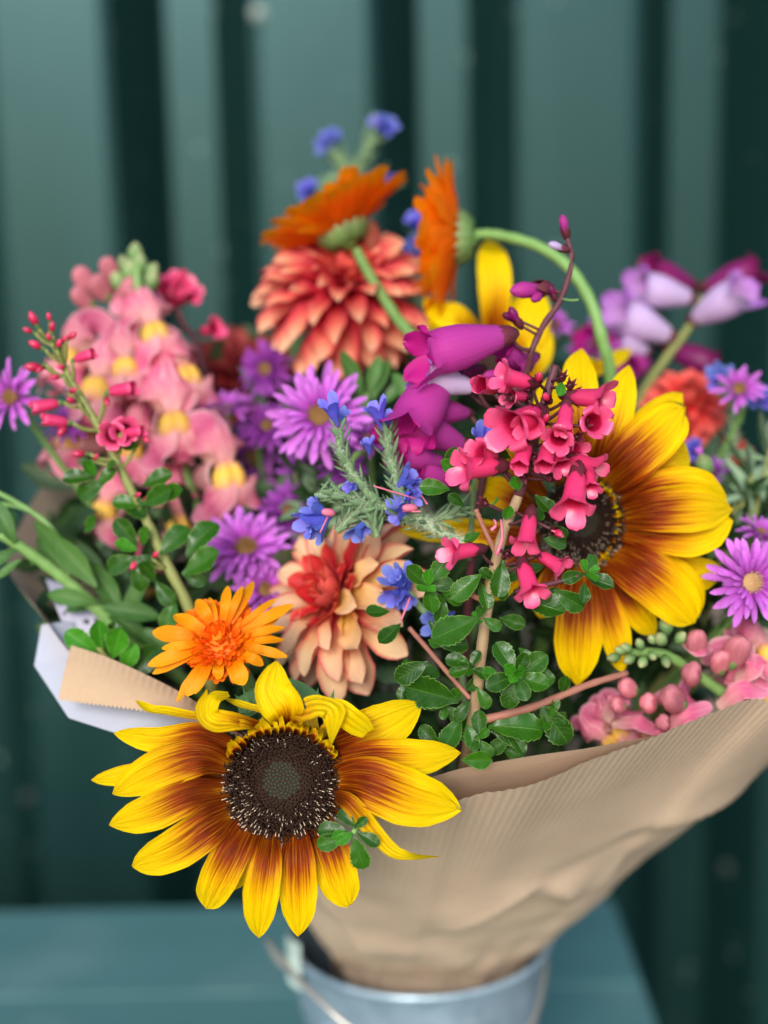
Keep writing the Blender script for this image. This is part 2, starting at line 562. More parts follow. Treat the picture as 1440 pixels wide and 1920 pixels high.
cx = Vector((RIM.x, RIM.y, lug.z)); od = (lug - cx); od.z = 0; od.normalize()
tg = Vector((-od.y, od.x, 0))
lp = cx + od * (RR * 1.0); lp.z = RIM.z - 0.008
pts = []
g = np.zeros((7, 5, 3))
for j, a in enumerate(np.linspace(-1, 1, 7)):
    for i, b_ in enumerate(np.linspace(-1, 1, 5)):
        q = lp + tg * (a * 0.012) + Vector((0, 0, b_ * 0.013 + 0.006)) + od * (0.0035 * (1 - a * a) + 0.0015)
        g[j, i] = q
m.grid(g); m.part("handle_lug", plain_mat("lug_zinc", '#a9bdb4', '#c3d2c8', 60, 0.5, 0.4), bucket)
h0 = lp + od * 0.006 + Vector((0, 0, 0.004))
m = MB()
m.tube(catmull([h0 + od * -0.002, h0 + od * 0.003 + tg * 0.001, P(500, 1762, .735), P(545, 1822, .70), P(600, 1877, .675), P(655, 1925, .668), P(760, 1985, .665), P(900, 1990, .665), P(990, 1930, .69), P(1018, 1850, .728), P(1026, 1785, .765)], 40), 0.0016, 8)
m.part("handle", wire_mat, bucket)

# ------------------------------------------------------------------ kraft paper wrap
def paper_mat(name, c1, c2, ribs=0.0, ribscale=110, rough=0.8, mott=1.0):
    t = NT(name)
    tc = t.n("TexCoord"); uv = tc.outputs['UV']; ob = tc.outputs['Object']
    sp = t.n("SeparateXYZ"); t.l(uv, sp.inputs[0]); u, v = sp.outputs[0], sp.outputs[1]
    nz = t.noise(ob, 30, 5, 0.6); fib = t.noise(ob, 420, 3, 0.7); br = t.noise(ob, 130, 2)
    f = t.math('ADD', t.math('MULTIPLY', nz, 0.6 * mott), t.math('MULTIPLY', fib, 0.5), clamp=True)
    col = t.mix(f, srgb(c1), srgb(c2))
    h = t.math('ADD', t.math('MULTIPLY', fib, 0.4), t.math('MULTIPLY', nz, 0.5))
    if ribs:
        wob = t.math('MULTIPLY', t.noise(ob, 60, 2), 0.5)
        s = t.math('SINE', t.math('ADD', t.math('MULTIPLY', u, ribscale * 2 * math.pi), wob))
        fade = t.math('SUBTRACT', 1.0, t.math('MULTIPLY', v, 2.3), clamp=True)
        s = t.math('MULTIPLY', s, t.math('ADD', 0.06, t.math('MULTIPLY', fade, 0.94)))
        s = t.math('MULTIPLY', s, t.math('ADD', 0.55, br))
        h = t.math('ADD', h, t.math('MULTIPLY', s, ribs))
        col = t.mix(t.math('MULTIPLY', t.math('ADD', s, 1.0), 0.055), col, srgb('#a08468'))
    nrm = t.bump(h, 0.55, 0.0009)
    pb = t.principled(col, rough, 0.25, normal=nrm)
    tr = t.n("BsdfTranslucent"); t.l(col, tr.inputs[0])
    mx = t.n("MixShader"); mx.inputs[0].default_value = 0.08
    t.l(pb, mx.inputs[1]); t.l(tr.outputs[0], mx.inputs[2])
    return t.finish(mx.outputs[0])


kraft = paper_mat("kraft_ribbed", '#ccac90', '#dfc6ac', ribs=0.14, ribscale=120)
kraft_flap = paper_mat("kraft_ribbed_flap", '#b99674', '#cdae8c', ribs=0.35, ribscale=26)
kraft_plain = paper_mat("kraft_plain", '#c6a88c', '#dcc2a8')
white_paper = paper_mat("white_paper", '#a9abb8', '#bcbecb', rough=0.7)


def resample(pts, n, sharp=False):
    pts = np.array([list(p) for p in pts]); d = np.r_[0, np.cumsum(np.linalg.norm(np.diff(pts, axis=0), axis=1))]
    fine = catmull(pts, 400) if not sharp else pts
    d = np.r_[0, np.cumsum(np.linalg.norm(np.diff(fine, axis=0), axis=1))]; s = np.linspace(0, d[-1], n)
    return np.stack([np.interp(s, d, fine[:, k]) for k in range(3)], -1)


def wrap_panel(top, bot, n=140, nt=60, bulge=0.0, pink=0.0, wr=0.0025, seed=1, creases=(), low=None):
    T = resample(top, n); B = resample(bot, n); LW = resample(low, n)
    cen = np.array([RIM.x, RIM.y, 0])
    g = np.zeros((nt, n, 3))
    for j, t_ in enumerate(np.linspace(0, 1, nt)):
        k_ = t_ / .9
        row = T * (1 - k_) + B * k_ if k_ < 1 else B + (LW - B) * (t_ - .9) / .1
        out = row - cen; out[:, 2] = 0; out /= np.linalg.norm(out, axis=1)[:, None] + 1e-9
        out[:, 2] = -0.35
        amt = bulge * math.sin(math.pi * min(1, k_)); fz = max(0.0, min(1.0, (1 - k_) * 4))
        ws = np.array([mnoise.fractal(Vector((x * 14 + seed * 9, y * 14, z * 22)), 1.0, 2.0, 4) for x, y, z in row])
        wl_ = np.array([mnoise.noise(Vector((x * 7 + seed * 5 + z * 9, y * 7, z * 30 + x * 12))) for x, y, z in row])
        crs = np.zeros(n)
        s_ = np.linspace(0, 1, n)
        for (s0, t0, s1, t1, dep, wid) in creases:
            dx, dy = s1 - s0, t1 - t0; L2 = dx * dx + dy * dy
            k = np.clip(((s_ - s0) * dx + (t_ - t0) * dy) / L2, 0, 1)
            dd = np.sqrt((s_ - s0 - k * dx) ** 2 + (t_ - t0 - k * dy) ** 2)
            xx = ((s_ - s0) * dy - (t_ - t0) * dx) / math.sqrt(L2)
            xx = np.where(np.abs(xx) < 1e-9, 1e-9, xx); dd = np.maximum(dd, 1e-9)
            e = np.sin(np.pi * np.clip(k * .9 + .05, 0, 1))
            crs += dep * e * np.where(xx > 0, np.exp(-dd / (wid * 2.0)), np.exp(-dd / (wid * .28)))
        pl = np.array([mnoise.noise(Vector((k * .055 + seed * 7, t_ * 2.2, seed))) for k in range(n)]) + .5 * np.array([mnoise.noise(Vector((k * .14 + seed, t_ * 3.5, 3))) for k in range(n)])
        pa_ = .0025 * np.clip((k_ - .7) / .3, 0, 1)
        rd = np.array([1 - 2.2 * abs(mnoise.noise(Vector((x * 17 + seed, y * 17 + z * 6, z * 24 + x * 9)))) for x, y, z in row])
        g[j] = row + out * (.0022 * np.clip((k_ - .3) / .4, 0, 1) * min(1, max(0, (1.05 - k_) * 6)) * rd + pa_ * pl + amt + fz * (wr * min(1, t_ * 5 + .12) * (ws * 0.55 + np.abs(wl_) * 1.2) + crs))[:, None]
    for _ in range(1):
        g[3:-1] = g[2:-2] * .25 + g[3:-1] * .5 + g[4:] * .25
    if pink:
        zig = np.where(np.arange(n) % 2 == 0, 1, -1) * pink
        d0 = g[1] - g[0]; d0 /= np.linalg.norm(d0, axis=1)[:, None] + 1e-9
        g[0] += d0 * (zig + np.random.default_rng(seed).normal(0, pink * .5, n))[:, None]
    return g


def ring(a0, a1, rad, dz, n=9, side=0.0):
    """points inside the bucket's mouth; angle 0 = towards the camera, positive = right"""
    return [Vector((RIM.x + math.sin(R(a)) * (rad + side), RIM.y - math.cos(R(a)) * rad, RIM.z + dz)) for a in np.linspace(a0, a1, n)]


bag = empty("kraft_wrap", RIM + Vector((0, 0, -0.02)), "brown kraft paper cone wrapped round the bouquet and tucked into the bucket", "wrapping paper")
top = [P(292, 1388, .585), P(330, 1378, .535), P(430, 1420, .507), P(600, 1475, .500), P(820, 1502, .497), P(900, 1488, .497), P(1000, 1470, .497), P(1100, 1428, .499), P(1200, 1391, .502),
       P(1300, 1350, .507), P(1418, 1310, .514), P(1468, 1338, .528), P(1520, 1362, .57), P(1535, 1366, .63)]
bot = [p + Vector((.007, .004, 0)) for p in ring(-112, 112, 0.041, -0.010, 15, .014)]; low = [p + Vector((.006, .004, 0)) for p in ring(-112, 112, 0.036, -0.035, 15, .008)]
g = wrap_panel(top, bot, 220, 70, bulge=0.000, pink=0.0007, wr=0.0012, seed=3, low=low,
               creases=((0.44, 0.56, 0.58, 0.44, .008, 0.04), (0.57, 0.44, 0.68, 0.58, .007, 0.035), (0.64, 0.36, 0.92, 0.18, .006, 0.035), (0.70, 0.40, 0.86, 0.60, -.005, 0.04), (0.36, 0.84, 0.60, 0.76, .006, 0.04), (0.24, 0.45, 0.36, 0.85, .006, 0.05), (0.50, 0.70, 0.66, 0.84, -.005, 0.03)))
MB().grid(g).part("front_panel", kraft, bag)
top = [P(600, 1485, .506), P(770, 1466, .5055), P(870, 1440, .5055), P(1000, 1417, .506), P(1100, 1403, .508), P(1200, 1384, .512), P(1262, 1374, .517)]
bot = ring(-60, 35, 0.020, 0.0, 9); low = ring(-60, 35, 0.016, -.03, 9)
g = wrap_panel(top, bot, 120, 40, bulge=0.0005, wr=0.0008, seed=8, low=low)
MB().grid(g).part("inner_panel", kraft_plain, bag, color=None)
# back sheet, its inside seen at the left
top = [P(330, 1330, .535), P(210, 1270, .538), P(132, 1222, .548), P(70, 1140, .575), P(12, 1062, .612), P(40, 980, .65), P(85, 905, .69), P(135, 872, .73), P(300, 880, .80), P(620, 930, .84),
       P(1000, 960, .84), P(1350, 1010, .80), P(1560, 1150, .74), P(1580, 1230, .70), P(1575, 1290, .66)]
bot = ring(-75, -255, 0.05, 0.0, 15); low = ring(-75, -255, 0.045, -.03, 15)
g = wrap_panel(top, bot, 130, 40, bulge=0.004, wr=0.003, seed=5, low=low)
MB().grid(g).part("back_panel", kraft_plain, bag)
# left flap folded outwards
def patch(A, B, n=40, nt=16, wr=0.001, seed=1, pink=0.0, sharp=False):
    T = resample(A, n, sharp); Bq = resample(B, n, sharp)
    g = np.zeros((nt, n, 3)); nn = np.array(Dv(0, .2, 1))
    for j, t_ in enumerate(np.linspace(0, 1, nt)):
        row = T * (1 - t_) + Bq * t_
        w = np.array([mnoise.noise(Vector((x * 22 + seed, y * 22, z * 22))) for x, y, z in row])
        g[j] = row + nn * (w * wr + 0.0012 * math.sin(math.pi * t_))[:, None]
    if pink:
        d0 = g[-1] - g[-2]; d0 /= np.linalg.norm(d0, axis=1)[:, None] + 1e-9
        g[-1] += d0 * (np.where(np.arange(n) % 2 == 0, 1, -1) * pink)[:, None]
    return g
g = patch([P(134, 1210, .545), P(200, 1232, .538), P(280, 1268, .530), P(350, 1305, .523), P(420, 1352, .518), P(470, 1380, .515)],
          [P(110, 1312, .528), P(170, 1320, .522), P(250, 1330, .516), P(330, 1345, .511), P(400, 1362, .509), P(470, 1392, .506)], 90, 14, 0.0012, 2, 0.0006)
MB().grid(g).part("folded_flap", kraft_flap, bag)

wp = empty("white_paper", P(90, 1240, .56), "white paper sheet sticking out under the folded kraft paper corner", "paper")
g = patch([P(138, 1165, .580), P(150, 1220, .568), P(200, 1280, .553), P(300, 1310, .541), P(420, 1360, .532)],
          [P(78, 1172, .572), P(64, 1248, .560), P(128, 1346, .541), P(215, 1374, .531), P(345, 1392, .522)], 70, 14, 0.0012, 4, sharp=True)
MB().grid(g).part("sheet", white_paper, wp)

# printed scrap inside the wrap
t = NT("printed_paper")
tc = t.n("TexCoord"); uv = tc.outputs['UV']
vo = t.n("TexVoronoi"); vo.inputs['Scale'].default_value = 5.5; t.l(uv, vo.inputs[0])
nz = t.noise(uv, 9, 4)
ink = t.math('GREATER_THAN', t.math('ADD', t.math('SUBTRACT', 0.36, vo.outputs['Distance']), t.math('SUBTRACT', nz, 0.52)), 0.03)
t.finish(t.principled(t.mix(t.math('MULTIPLY', ink, 0.9), srgb('#b9b4c4'), srgb('#23252a')), 0.7, 0.25))
scrap = empty("printed_sheet", P(150, 1150, .585), "pale lilac white printed paper with black marks inside the left of the wrap", "paper")
g = patch([P(85, 1085, .600), P(130, 1100, .597), P(200, 1135, .590)], [P(130, 1195, .578), P(165, 1205, .575), P(205, 1200, .572)], 20, 12, 0.002, 6)
MB().grid(g).part("sheet", t.m, scrap)
# ------------------------------------------------------------------ flower materials
sun_petal = petal_mat("sunflower_petal", [(0.0, '#d98a06'), (0.05, '#c8780a'), (0.15, '#8a3204'), (0.36, '#6a1c02'), (0.50, '#983803'), (0.65, '#e0a000'), (0.80, '#f6cc00'), (1.0, '#f7d400')],
                      streak=0.30, su=24, centre=0.18, back='#dcc23a', rough=0.5, transl=0.26, bump=0.9, valvar=0.06, shift=True, mottle=0.4, spec=0.15, scol='#d88a08', samt=0.55)
disc_brown = plain_mat("disc_brown", '#1d110b', '#3a2316', 300, 0.75, 0.2)
floret_dark = plain_mat("floret_dark", '#20120c', '#43291b', 500, 0.6, 0.3)
floret_green = plain_mat("floret_green", '#27352c', '#4c5f4c', 500, 0.5, 0.4)
floret_pale = plain_mat("floret_pale", '#b79c80', '#d9c8ae', 500, 0.6, 0.3)
stem_green = plain_mat("stem_green", '#5f8440', '#7da05a', 90, 0.5, 0.4, valvar=0.3)
stem_olive = plain_mat("stem_olive", '#6f7c3c', '#8c8a50', 90, 0.55, 0.35)
stem_wood = plain_mat("stem_wood", '#7d5f45', '#b39a76', 1, 0.65, 0.3, bump=0.6, sc3=(400, 400, 60))
stem_pink = plain_mat("stem_pink", '#8c5347', '#ad7862', 120, 0.55, 0.35)
stem_maroon = plain_mat("stem_maroon", '#46222b', '#6b3940', 200, 0.55, 0.35)
bract_green = leaf_mat("bract_green", '#3d6638', '#5f8a55', transl=0.15, rough=0.55)
orange_petal = petal_mat("calendula_petal", [(0, '#fa7400'), (0.4, '#ff9404'), (1, '#ffa412')], su=9, rough=0.5, transl=0.72, valvar=0.14, bump=0.5, back='#ff9a0a')
gold_petal = petal_mat("gold_petal", [(0, '#ec7a00'), (0.35, '#f49400'), (1, '#f9a806')], su=9, rough=0.5, transl=0.35, valvar=0.12, bump=0.5, back='#f08c10')
orange_fluff = petal_mat("calendula_fluff", [(0, '#e04c00'), (0.5, '#f06800'), (1, '#f58410')], su=6, rough=0.6, transl=0.3, valvar=0.2)
dahlia_petal = petal_mat("dahlia_petal", [(0, '#c01428'), (0.14, '#d83a3c'), (0.28, '#e8785c'), (0.44, '#f0b080'), (0.70, '#f6d0a0'), (1, '#f4c8a0')],
                         streak=0.17, su=11, centre=-0.12, edge='#dc4054', edge_w=0.26, back='#c83048', rough=0.6, transl=0.36, valvar=0.1, huevar=.012, shift=True, bump=0.35)
dahlia_coral = petal_mat("dahlia_coral_petal", [(0, '#b00c2c'), (0.42, '#d03044'), (0.62, '#e4685c'), (0.82, '#f2a47e'), (1, '#f6c8a0')], streak=0.15, su=11, centre=-0.12, edge='#d83a50', edge_w=0.5, back='#cc3048', rough=0.6, transl=0.36, valvar=0.1, shift=True, bump=0.35)
dahlia_red = petal_mat("dahlia_red_petal", [(0, '#8c0a1c'), (0.5, '#c01826'), (1, '#d83a34')], streak=0.1, su=8, edge='#e8785a', edge_w=0.3, back='#d85a50', rough=0.55, transl=0.28, valvar=0.18)
dahlia_yellow = petal_mat("dahlia_yellow_petal", [(0, '#e0a010'), (0.25, '#ebbc4c'), (0.6, '#ecc080'), (1, '#efc296')], streak=0.1, su=8, edge='#e08a68', edge_w=0.2, back='#d8604c', rough=0.55, transl=0.28, valvar=0.1)
coral_petal = petal_mat("carnation_petal", [(0, '#c01a20'), (0.6, '#d83c38'), (1, '#e26a5c')], su=8, rough=0.6, transl=0.3, valvar=0.2)
maroon_petal = petal_mat("maroon_petal", [(0, '#500c14'), (0.6, '#7c1a20'), (1, '#a4443e')], su=8, rough=0.6, transl=0.3, valvar=0.2)
aster_petal = petal_mat("aster_petal", [(0, '#962a98'), (0.4, '#c458c6'), (1, '#d67edc')], su=7, streak=0.1, rough=0.55, transl=0.3, valvar=0.16, back='#a878c4')
aster_deep = petal_mat("aster_deep_petal", [(0, '#6a1c78'), (0.4, '#8e349c'), (1, '#a84cb4')], su=7, streak=0.1, rough=0.55, transl=0.3, valvar=0.16, back='#9060a8')
aster_eye = plain_mat("aster_eye", '#6b3f2c', '#b48e50', 900, 0.7, 0.2)
aster_eye_pale = plain_mat("aster_eye_pale", '#a87a50', '#e2c08c', 700, 0.7, 0.2)
esc_petal = petal_mat("escallonia_petal", [(0, '#a80a34'), (0.45, '#c01848'), (0.62, '#e84a7e'), (0.8, '#f0608e'), (1, '#ea4a80')], su=16, streak=0.14, rough=0.3, transl=0.25, valvar=0.12, bump=0.2, spec=0.5, coat=0.25, mottle=0.35, back='#e83c74', scol='#c01c50', samt=.35)
esc_bud_m = petal_mat("escallonia_bud", [(0, '#8a1830'), (0.4, '#c02048'), (1, '#da3c66')], su=6, rough=0.3, transl=0.15, valvar=0.2, coat=0.3)
calyx_dark = petal_mat("calyx_maroon", [(0, '#4a2028'), (0.6, '#5e2430'), (1, '#7a3a40')], su=6, rough=0.45, transl=0.1, valvar=0.2)
calyx_green = petal_mat("calyx_green", [(0, '#5a7a40'), (0.6, '#6f8a50'), (1, '#8a8a60')], su=6, rough=0.5, transl=0.15, valvar=0.2)
esc_leaf = leaf_mat("escallonia_leaf", '#163603', '#2f6208', vein='#55802c', rim='#84ac50', rough=0.34, transl=0.15, spec=0.38)
esc_young = leaf_mat("escallonia_young_leaf", '#2a7010', '#458f1c', vein='#7cb850', rim='#a4c878', rough=0.36, transl=0.25, spec=0.38)
soft_leaf = leaf_mat("soft_leaf", '#335f24', '#527c36', rough=0.5, transl=0.25)
grey_leaf = leaf_mat("grey_leaf", '#6c8a64', '#8fa886', rough=0.6, transl=0.2)
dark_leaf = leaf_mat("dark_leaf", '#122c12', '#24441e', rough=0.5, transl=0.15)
pen_petal = petal_mat("penstemon_petal", [(0, '#c886bc'), (0.15, '#c24cae'), (0.5, '#cc2e9c'), (0.8, '#cc2088'), (1, '#b8147e')], su=20, streak=0.14, rough=0.48, transl=0.38, valvar=0.14, spec=0.25, mottle=0.45, back='#c0409c', scol='#8c1070', samt=0.4)
pen_dark = petal_mat("penstemon_dark_petal", [(0, '#7c2060'), (0.5, '#7a1458'), (1, '#6a0c44')], su=10, rough=0.4, transl=0.25, valvar=0.2)
pen_pale = petal_mat("penstemon_pale_petal", [(0, '#dcc0d4'), (0.4, '#d4a8d8'), (0.8, '#bc80cc'), (1, '#a458b8')], su=20, streak=0.14, scol='#a86cc0', samt=.4, rough=0.4, transl=0.3, valvar=0.12, back='#d8c0e4')
snap_pink = petal_mat("snapdragon_pink", [(0, '#f0c4b0'), (0.22, '#ea9aa0'), (0.6, '#e2608c'), (1, '#ee96ae')], su=12, streak=0.24, scol='#f2ccc6', samt=.3, edge='#eeb4ba', edge_w=.22, spec=.15, rough=0.65, transl=0.36, valvar=0.2, mottle=0.25, back='#dc8a90')
snap_yellow = petal_mat("snapdragon_palate", [(0, '#e0808a'), (0.25, '#e49a84'), (0.46, '#ecb45c'), (0.62, '#eebc44'), (0.8, '#e6a470'), (1, '#e08890')], su=5, streak=0.12, rough=0.6, transl=0.2, valvar=0.14)
snap_tube = petal_mat("snapdragon_tube", [(0, '#c87882'), (0.5, '#e2a0a0'), (1, '#e8b8b0')], su=7, rough=0.55, transl=0.3, valvar=0.15)
bugloss_blue = petal_mat("bugloss_petal", [(0, '#a878b8'), (0.3, '#7468cc'), (0.7, '#7274d8'), (1, '#8894e4')], su=9, streak=0.12, rough=0.5, transl=0.3, valvar=0.2, huevar=0.02, back='#5868d0')
bugloss_stem = plain_mat("bugloss_stem", '#5d7a4c', '#86a070', 200, 0.6, 0.3)
bristle_mat = plain_mat("bristle", '#b4c4a4', '#dce4cc', 200, 0.5, 0.4)
pink_bit = plain_mat("stamen_pink", '#c0506c', '#e08098', 200, 0.5, 0.4)

# ------------------------------------------------------------------ shared unit meshes
def umesh(name, g, mat): return MB().grid(g).mesh(name, mat)


def lobed(tube, lobe, n=5, fill=1.0, flare_var=(0,) * 8, nu=7, lobe_w=((0, 1), (.5, 1.02), (.85, .7), (1, .1)), twist=0.0, wavy=0.0):
    """flower corolla along +Y: tube = (y, r) list, lobe = (y, r) list carrying on from its mouth"""
    mb = MB()
    tube = np.array(tube, float); lobe = np.array(lobe, float)
    tt = catmull([np.r_[p, 0] for p in tube], 9)[:, :2]
    ll = catmull([np.r_[p, 0] for p in np.vstack([tube[-1:], lobe])], 9)[:, :2]
    half = math.pi / n
    u = np.linspace(-1, 1, nu)
    for k in range(n):
        th = 2 * math.pi * k / n + math.pi / 2
        rows = []; uvs = []
        for j, (y, r) in enumerate(tt):
            a = th + u * half
            rows.append(np.stack([r * np.cos(a), np.full(nu, y), r * np.sin(a)], -1)); uvs.append(np.stack([u * .5 + .5, np.full(nu, 0.6 * j / 8)], -1))
        y0, r0 = tt[-1]
        for j, (y, r) in enumerate(ll[1:]):
            s = (j + 1) / 8
            w = smooth_interp(np.array([s]), lobe_w)[0] * r0 * math.sin(half) * fill
            fv = flare_var[k]
            yy = y + fv * s * s
            rr = r * (1 - abs(fv) * 0.2 * s)
            er = np.array([math.cos(th), 0, math.sin(th)]); et = np.array([-math.sin(th), 0, math.cos(th)])
            lat = u * w * (rr / r0) ** 0.45
            curv = (1 - np.cos(u * half * (1 - s))) * rr
            pos = er[None] * (rr - curv)[:, None] + et[None] * lat[:, None] + np.array([0, 1, 0])[None] * (yy + wavy * r0 * np.sin(u * 4 + k) * s - 0.06 * r0 * u * u * s)[:, None]
            rows.append(pos); uvs.append(np.stack([u * .5 + .5, np.full(nu, 0.6 + 0.4 * s)], -1))
        mb.grid(np.array(rows), uv=np.array(uvs))
    return mb


# escallonia
esc_flower_me = [lobed([(0, .10), (.12, .18), (.35, .205), (.6, .22), (.72, .245)], [(.85, .31), (.94, .39), (.95, .46)], fill=1.2,
                       flare_var=fv).mesh("flower", esc_petal, weld=1e-4) for fv in ((0, .08, -.12, .1, -.05, 0, 0, 0), (.15, 0, .1, -.2, .05, 0, 0, 0), (-.2, .12, 0, .16, 0, 0, 0, 0))]
esc_half_me = lobed([(0, .12), (.15, .2), (.4, .235), (.7, .25), (.8, .26)], [(.9, .25), (1.0, .24), (1.08, .29)], fill=1.2, flare_var=(0, .05, -.05, .05, 0, 0, 0, 0)).mesh("flower", esc_petal, weld=1e-4)
esc_calyx_me = lobed([(-.30, .03), (-.22, .09), (-.1, .15), (.0, .16), (.06, .17)], [(.13, .20), (.2, .235), (.27, .27)], fill=.85, lobe_w=((0, 1), (.4, .6), (.8, .25), (1, .02))).mesh("calyx", calyx_dark, weld=1e-4)
esc_calyx_g_me = lobed([(-.30, .03), (-.22, .09), (-.1, .15), (.0, .16), (.06, .17)], [(.13, .20), (.2, .235), (.27, .27)], fill=.85, lobe_w=((0, 1), (.4, .6), (.8, .25), (1, .02))).mesh("calyx", calyx_green, weld=1e-4)


def bud_grid(w=.3, pts=((0, .25), (.2, .8), (.5, 1), (.8, .8), (1, .06)), n=10, nv=9, groove=0.06):
    t = np.linspace(0, 1, nv); r = smooth_interp(t, pts) * w
    a = np.linspace(0, 2 * np.pi, n, endpoint=False)
    rr = r[:, None] * (1 - groove * (np.cos(5 * a)[None] > .3))
    return np.stack([rr * np.cos(a), np.repeat(t[:, None], n, 1), rr * np.sin(a)], -1)


esc_bud_me = MB().grid(bud_grid(.28), close=True).mesh("bud", esc_bud_m)
leaf_prof = ((0, .10), (.1, .22), (.3, .62), (.55, .95), (.72, 1.0), (.88, .72), (.96, .40), (1, .06))
esc_leaf_me = [umesh("leaf", canon(.30, leaf_prof, bend=b, bend0=-.1, cup=.05, fold=f, nu=9, nv=46, wav=.05, seed=i, tooth=.17, teeth=9), esc_leaf)
               for i, (b, f) in enumerate(((-.5, .25), (-.2, .35), (.3, .3), (-.9, .2)))]
esc_young_me = [umesh("leaf", canon(.31, leaf_prof, bend=b, bend0=.1, cup=.1, fold=f, nu=9, nv=40, wav=.04, seed=i + 5, tooth=.15, teeth=8), esc_young)
                for i, (b, f) in enumerate(((.5, .3), (.1, .35), (-.4, .25)))]
lance_prof = ((0, .15), (.15, .45), (.4, .95), (.6, 1), (.8, .65), (.93, .28), (1, .02))
soft_leaf_me = [umesh("leaf", canon(.17, lance_prof, bend=b, cup=.1, fold=.35, nu=7, nv=14, wav=.08, seed=i), soft_leaf) for i, b in enumerate((-.6, -1.1, .3))]
grey_leaf_me = [umesh("leaf", canon(.10, lance_prof, bend=b, cup=.1, fold=.35, nu=5, nv=10, wav=.05, seed=i), grey_leaf) for i, b in enumerate((-.5, .5))]

# dahlia
dp = ((0, .40), (.25, .72), (.55, .96), (.75, 1), (.88, .80), (.95, .52), (1, .10))
dahlia_me = {}
for key, mat in (('p', dahlia_petal), ('k', dahlia_coral), ('r', dahlia_red), ('y', dahlia_yellow), ('c', coral_petal), ('m', maroon_petal)):
    dahlia_me[key] = [umesh("petal", canon(w, dp, bend=b, bend0=b0, cup=c, ridge=.05, ridgen=3, nu=9, nv=16, wav=.13, seed=i), mat)
                      for i, (w, b, b0, c) in enumerate(((.18, -.65, .30, .50), (.20, -.35, .15, .35), (.17, -.95, .40, .60), (.185, .2, -.05, .45), (.16, -.2, .1, .95)))]
tube_p = ((0, .5), (.3, .8), (.6, 1), (.85, .9), (1, .2))
dahlia_in = {k: [umesh("petal", canon(.26, tube_p, bend=.9, bend0=-.2, cup=.9, nu=7, nv=9, seed=i), m) for i in range(2)] for k, m in (('r', dahlia_red), ('c', coral_petal))}
# aster, calendula rays
ray_p = ((0, .45), (.3, .85), (.7, 1), (.9, .85), (1, .25))
aster_me = {k: [umesh("petal", canon(.098, ray_p, bend=b, bend0=b0, cup=.25, ridge=.08, ridgen=2, nu=5, nv=9, wav=.08, seed=i), m) for i, (b, b0) in enumerate(((-.3, .15), (.25, 0), (-.7, .3)))]
            for k, m in (('a', aster_petal), ('d', aster_deep))}
cal_me = {k: [umesh("petal", canon(w * 1.25, ((0, .5), (.4, .9), (.8, 1), (.95, .75), (1, .45)), bend=b, cup=.2, ridge=.05, ridgen=2, nu=7, nv=10, wav=.06, seed=i), m)
              for i, (b, w) in enumerate(((.3, .13), (.0, .15), (-.3, .12)))] for k, m in (('o', orange_petal), ('g', gold_petal), ('f', orange_fluff))}
# penstemon
pf = dict(n=5, nu=9, wavy=.12)
pen_tube = [(0, .07), (.08, .12), (.25, .165), (.48, .225), (.68, .24), (.8, .225)]
pen_lobe = [(.88, .235), (.96, .265), (1.02, .32)]
pen_me = {k: lobed(pen_tube, pen_lobe, fill=1.15, flare_var=(-.12, -.05, .12, .1, 0, 0, 0, 0), **pf).mesh("flower", m, weld=1e-4) for k, m in (('m', pen_petal), ('d', pen_dark), ('p', pen_pale))}
pen_bud_me = {k: MB().grid(bud_grid(.22, ((0, .3), (.3, .7), (.6, 1), (.85, .8), (1, .1)), groove=.03), close=True).mesh("bud", m) for k, m in (('m', pen_petal), ('d', pen_dark), ('p', pen_pale))}
pen_calyx_me = lobed([(-.12, .03), (-.09, .06), (-.03, .095), (0.03, .11)], [(.09, .12), (.16, .13), (.24, .15)], fill=1.1, lobe_w=((0, 1), (.3, .9), (.7, .45), (1, .03))).mesh("calyx", calyx_dark, weld=1e-4)
# bugloss
bug_me = [lobed([(0, .06), (.2, .11), (.5, .2), (.72, .27)], [(.84, .33), (.95, .39), (1.03, .45)], fill=1.1, flare_var=fv, wavy=.1).mesh("flower", bugloss_blue, weld=1e-4) for fv in ((.15, .1, -.1, -.1, .1, 0, 0, 0), (-.1, 0, .15, .05, 0, 0, 0, 0))]
bug_bract_me = umesh("bract", canon(.13, lance_prof, bend=.7, cup=.2, fold=.4, nu=5, nv=8), grey_leaf)

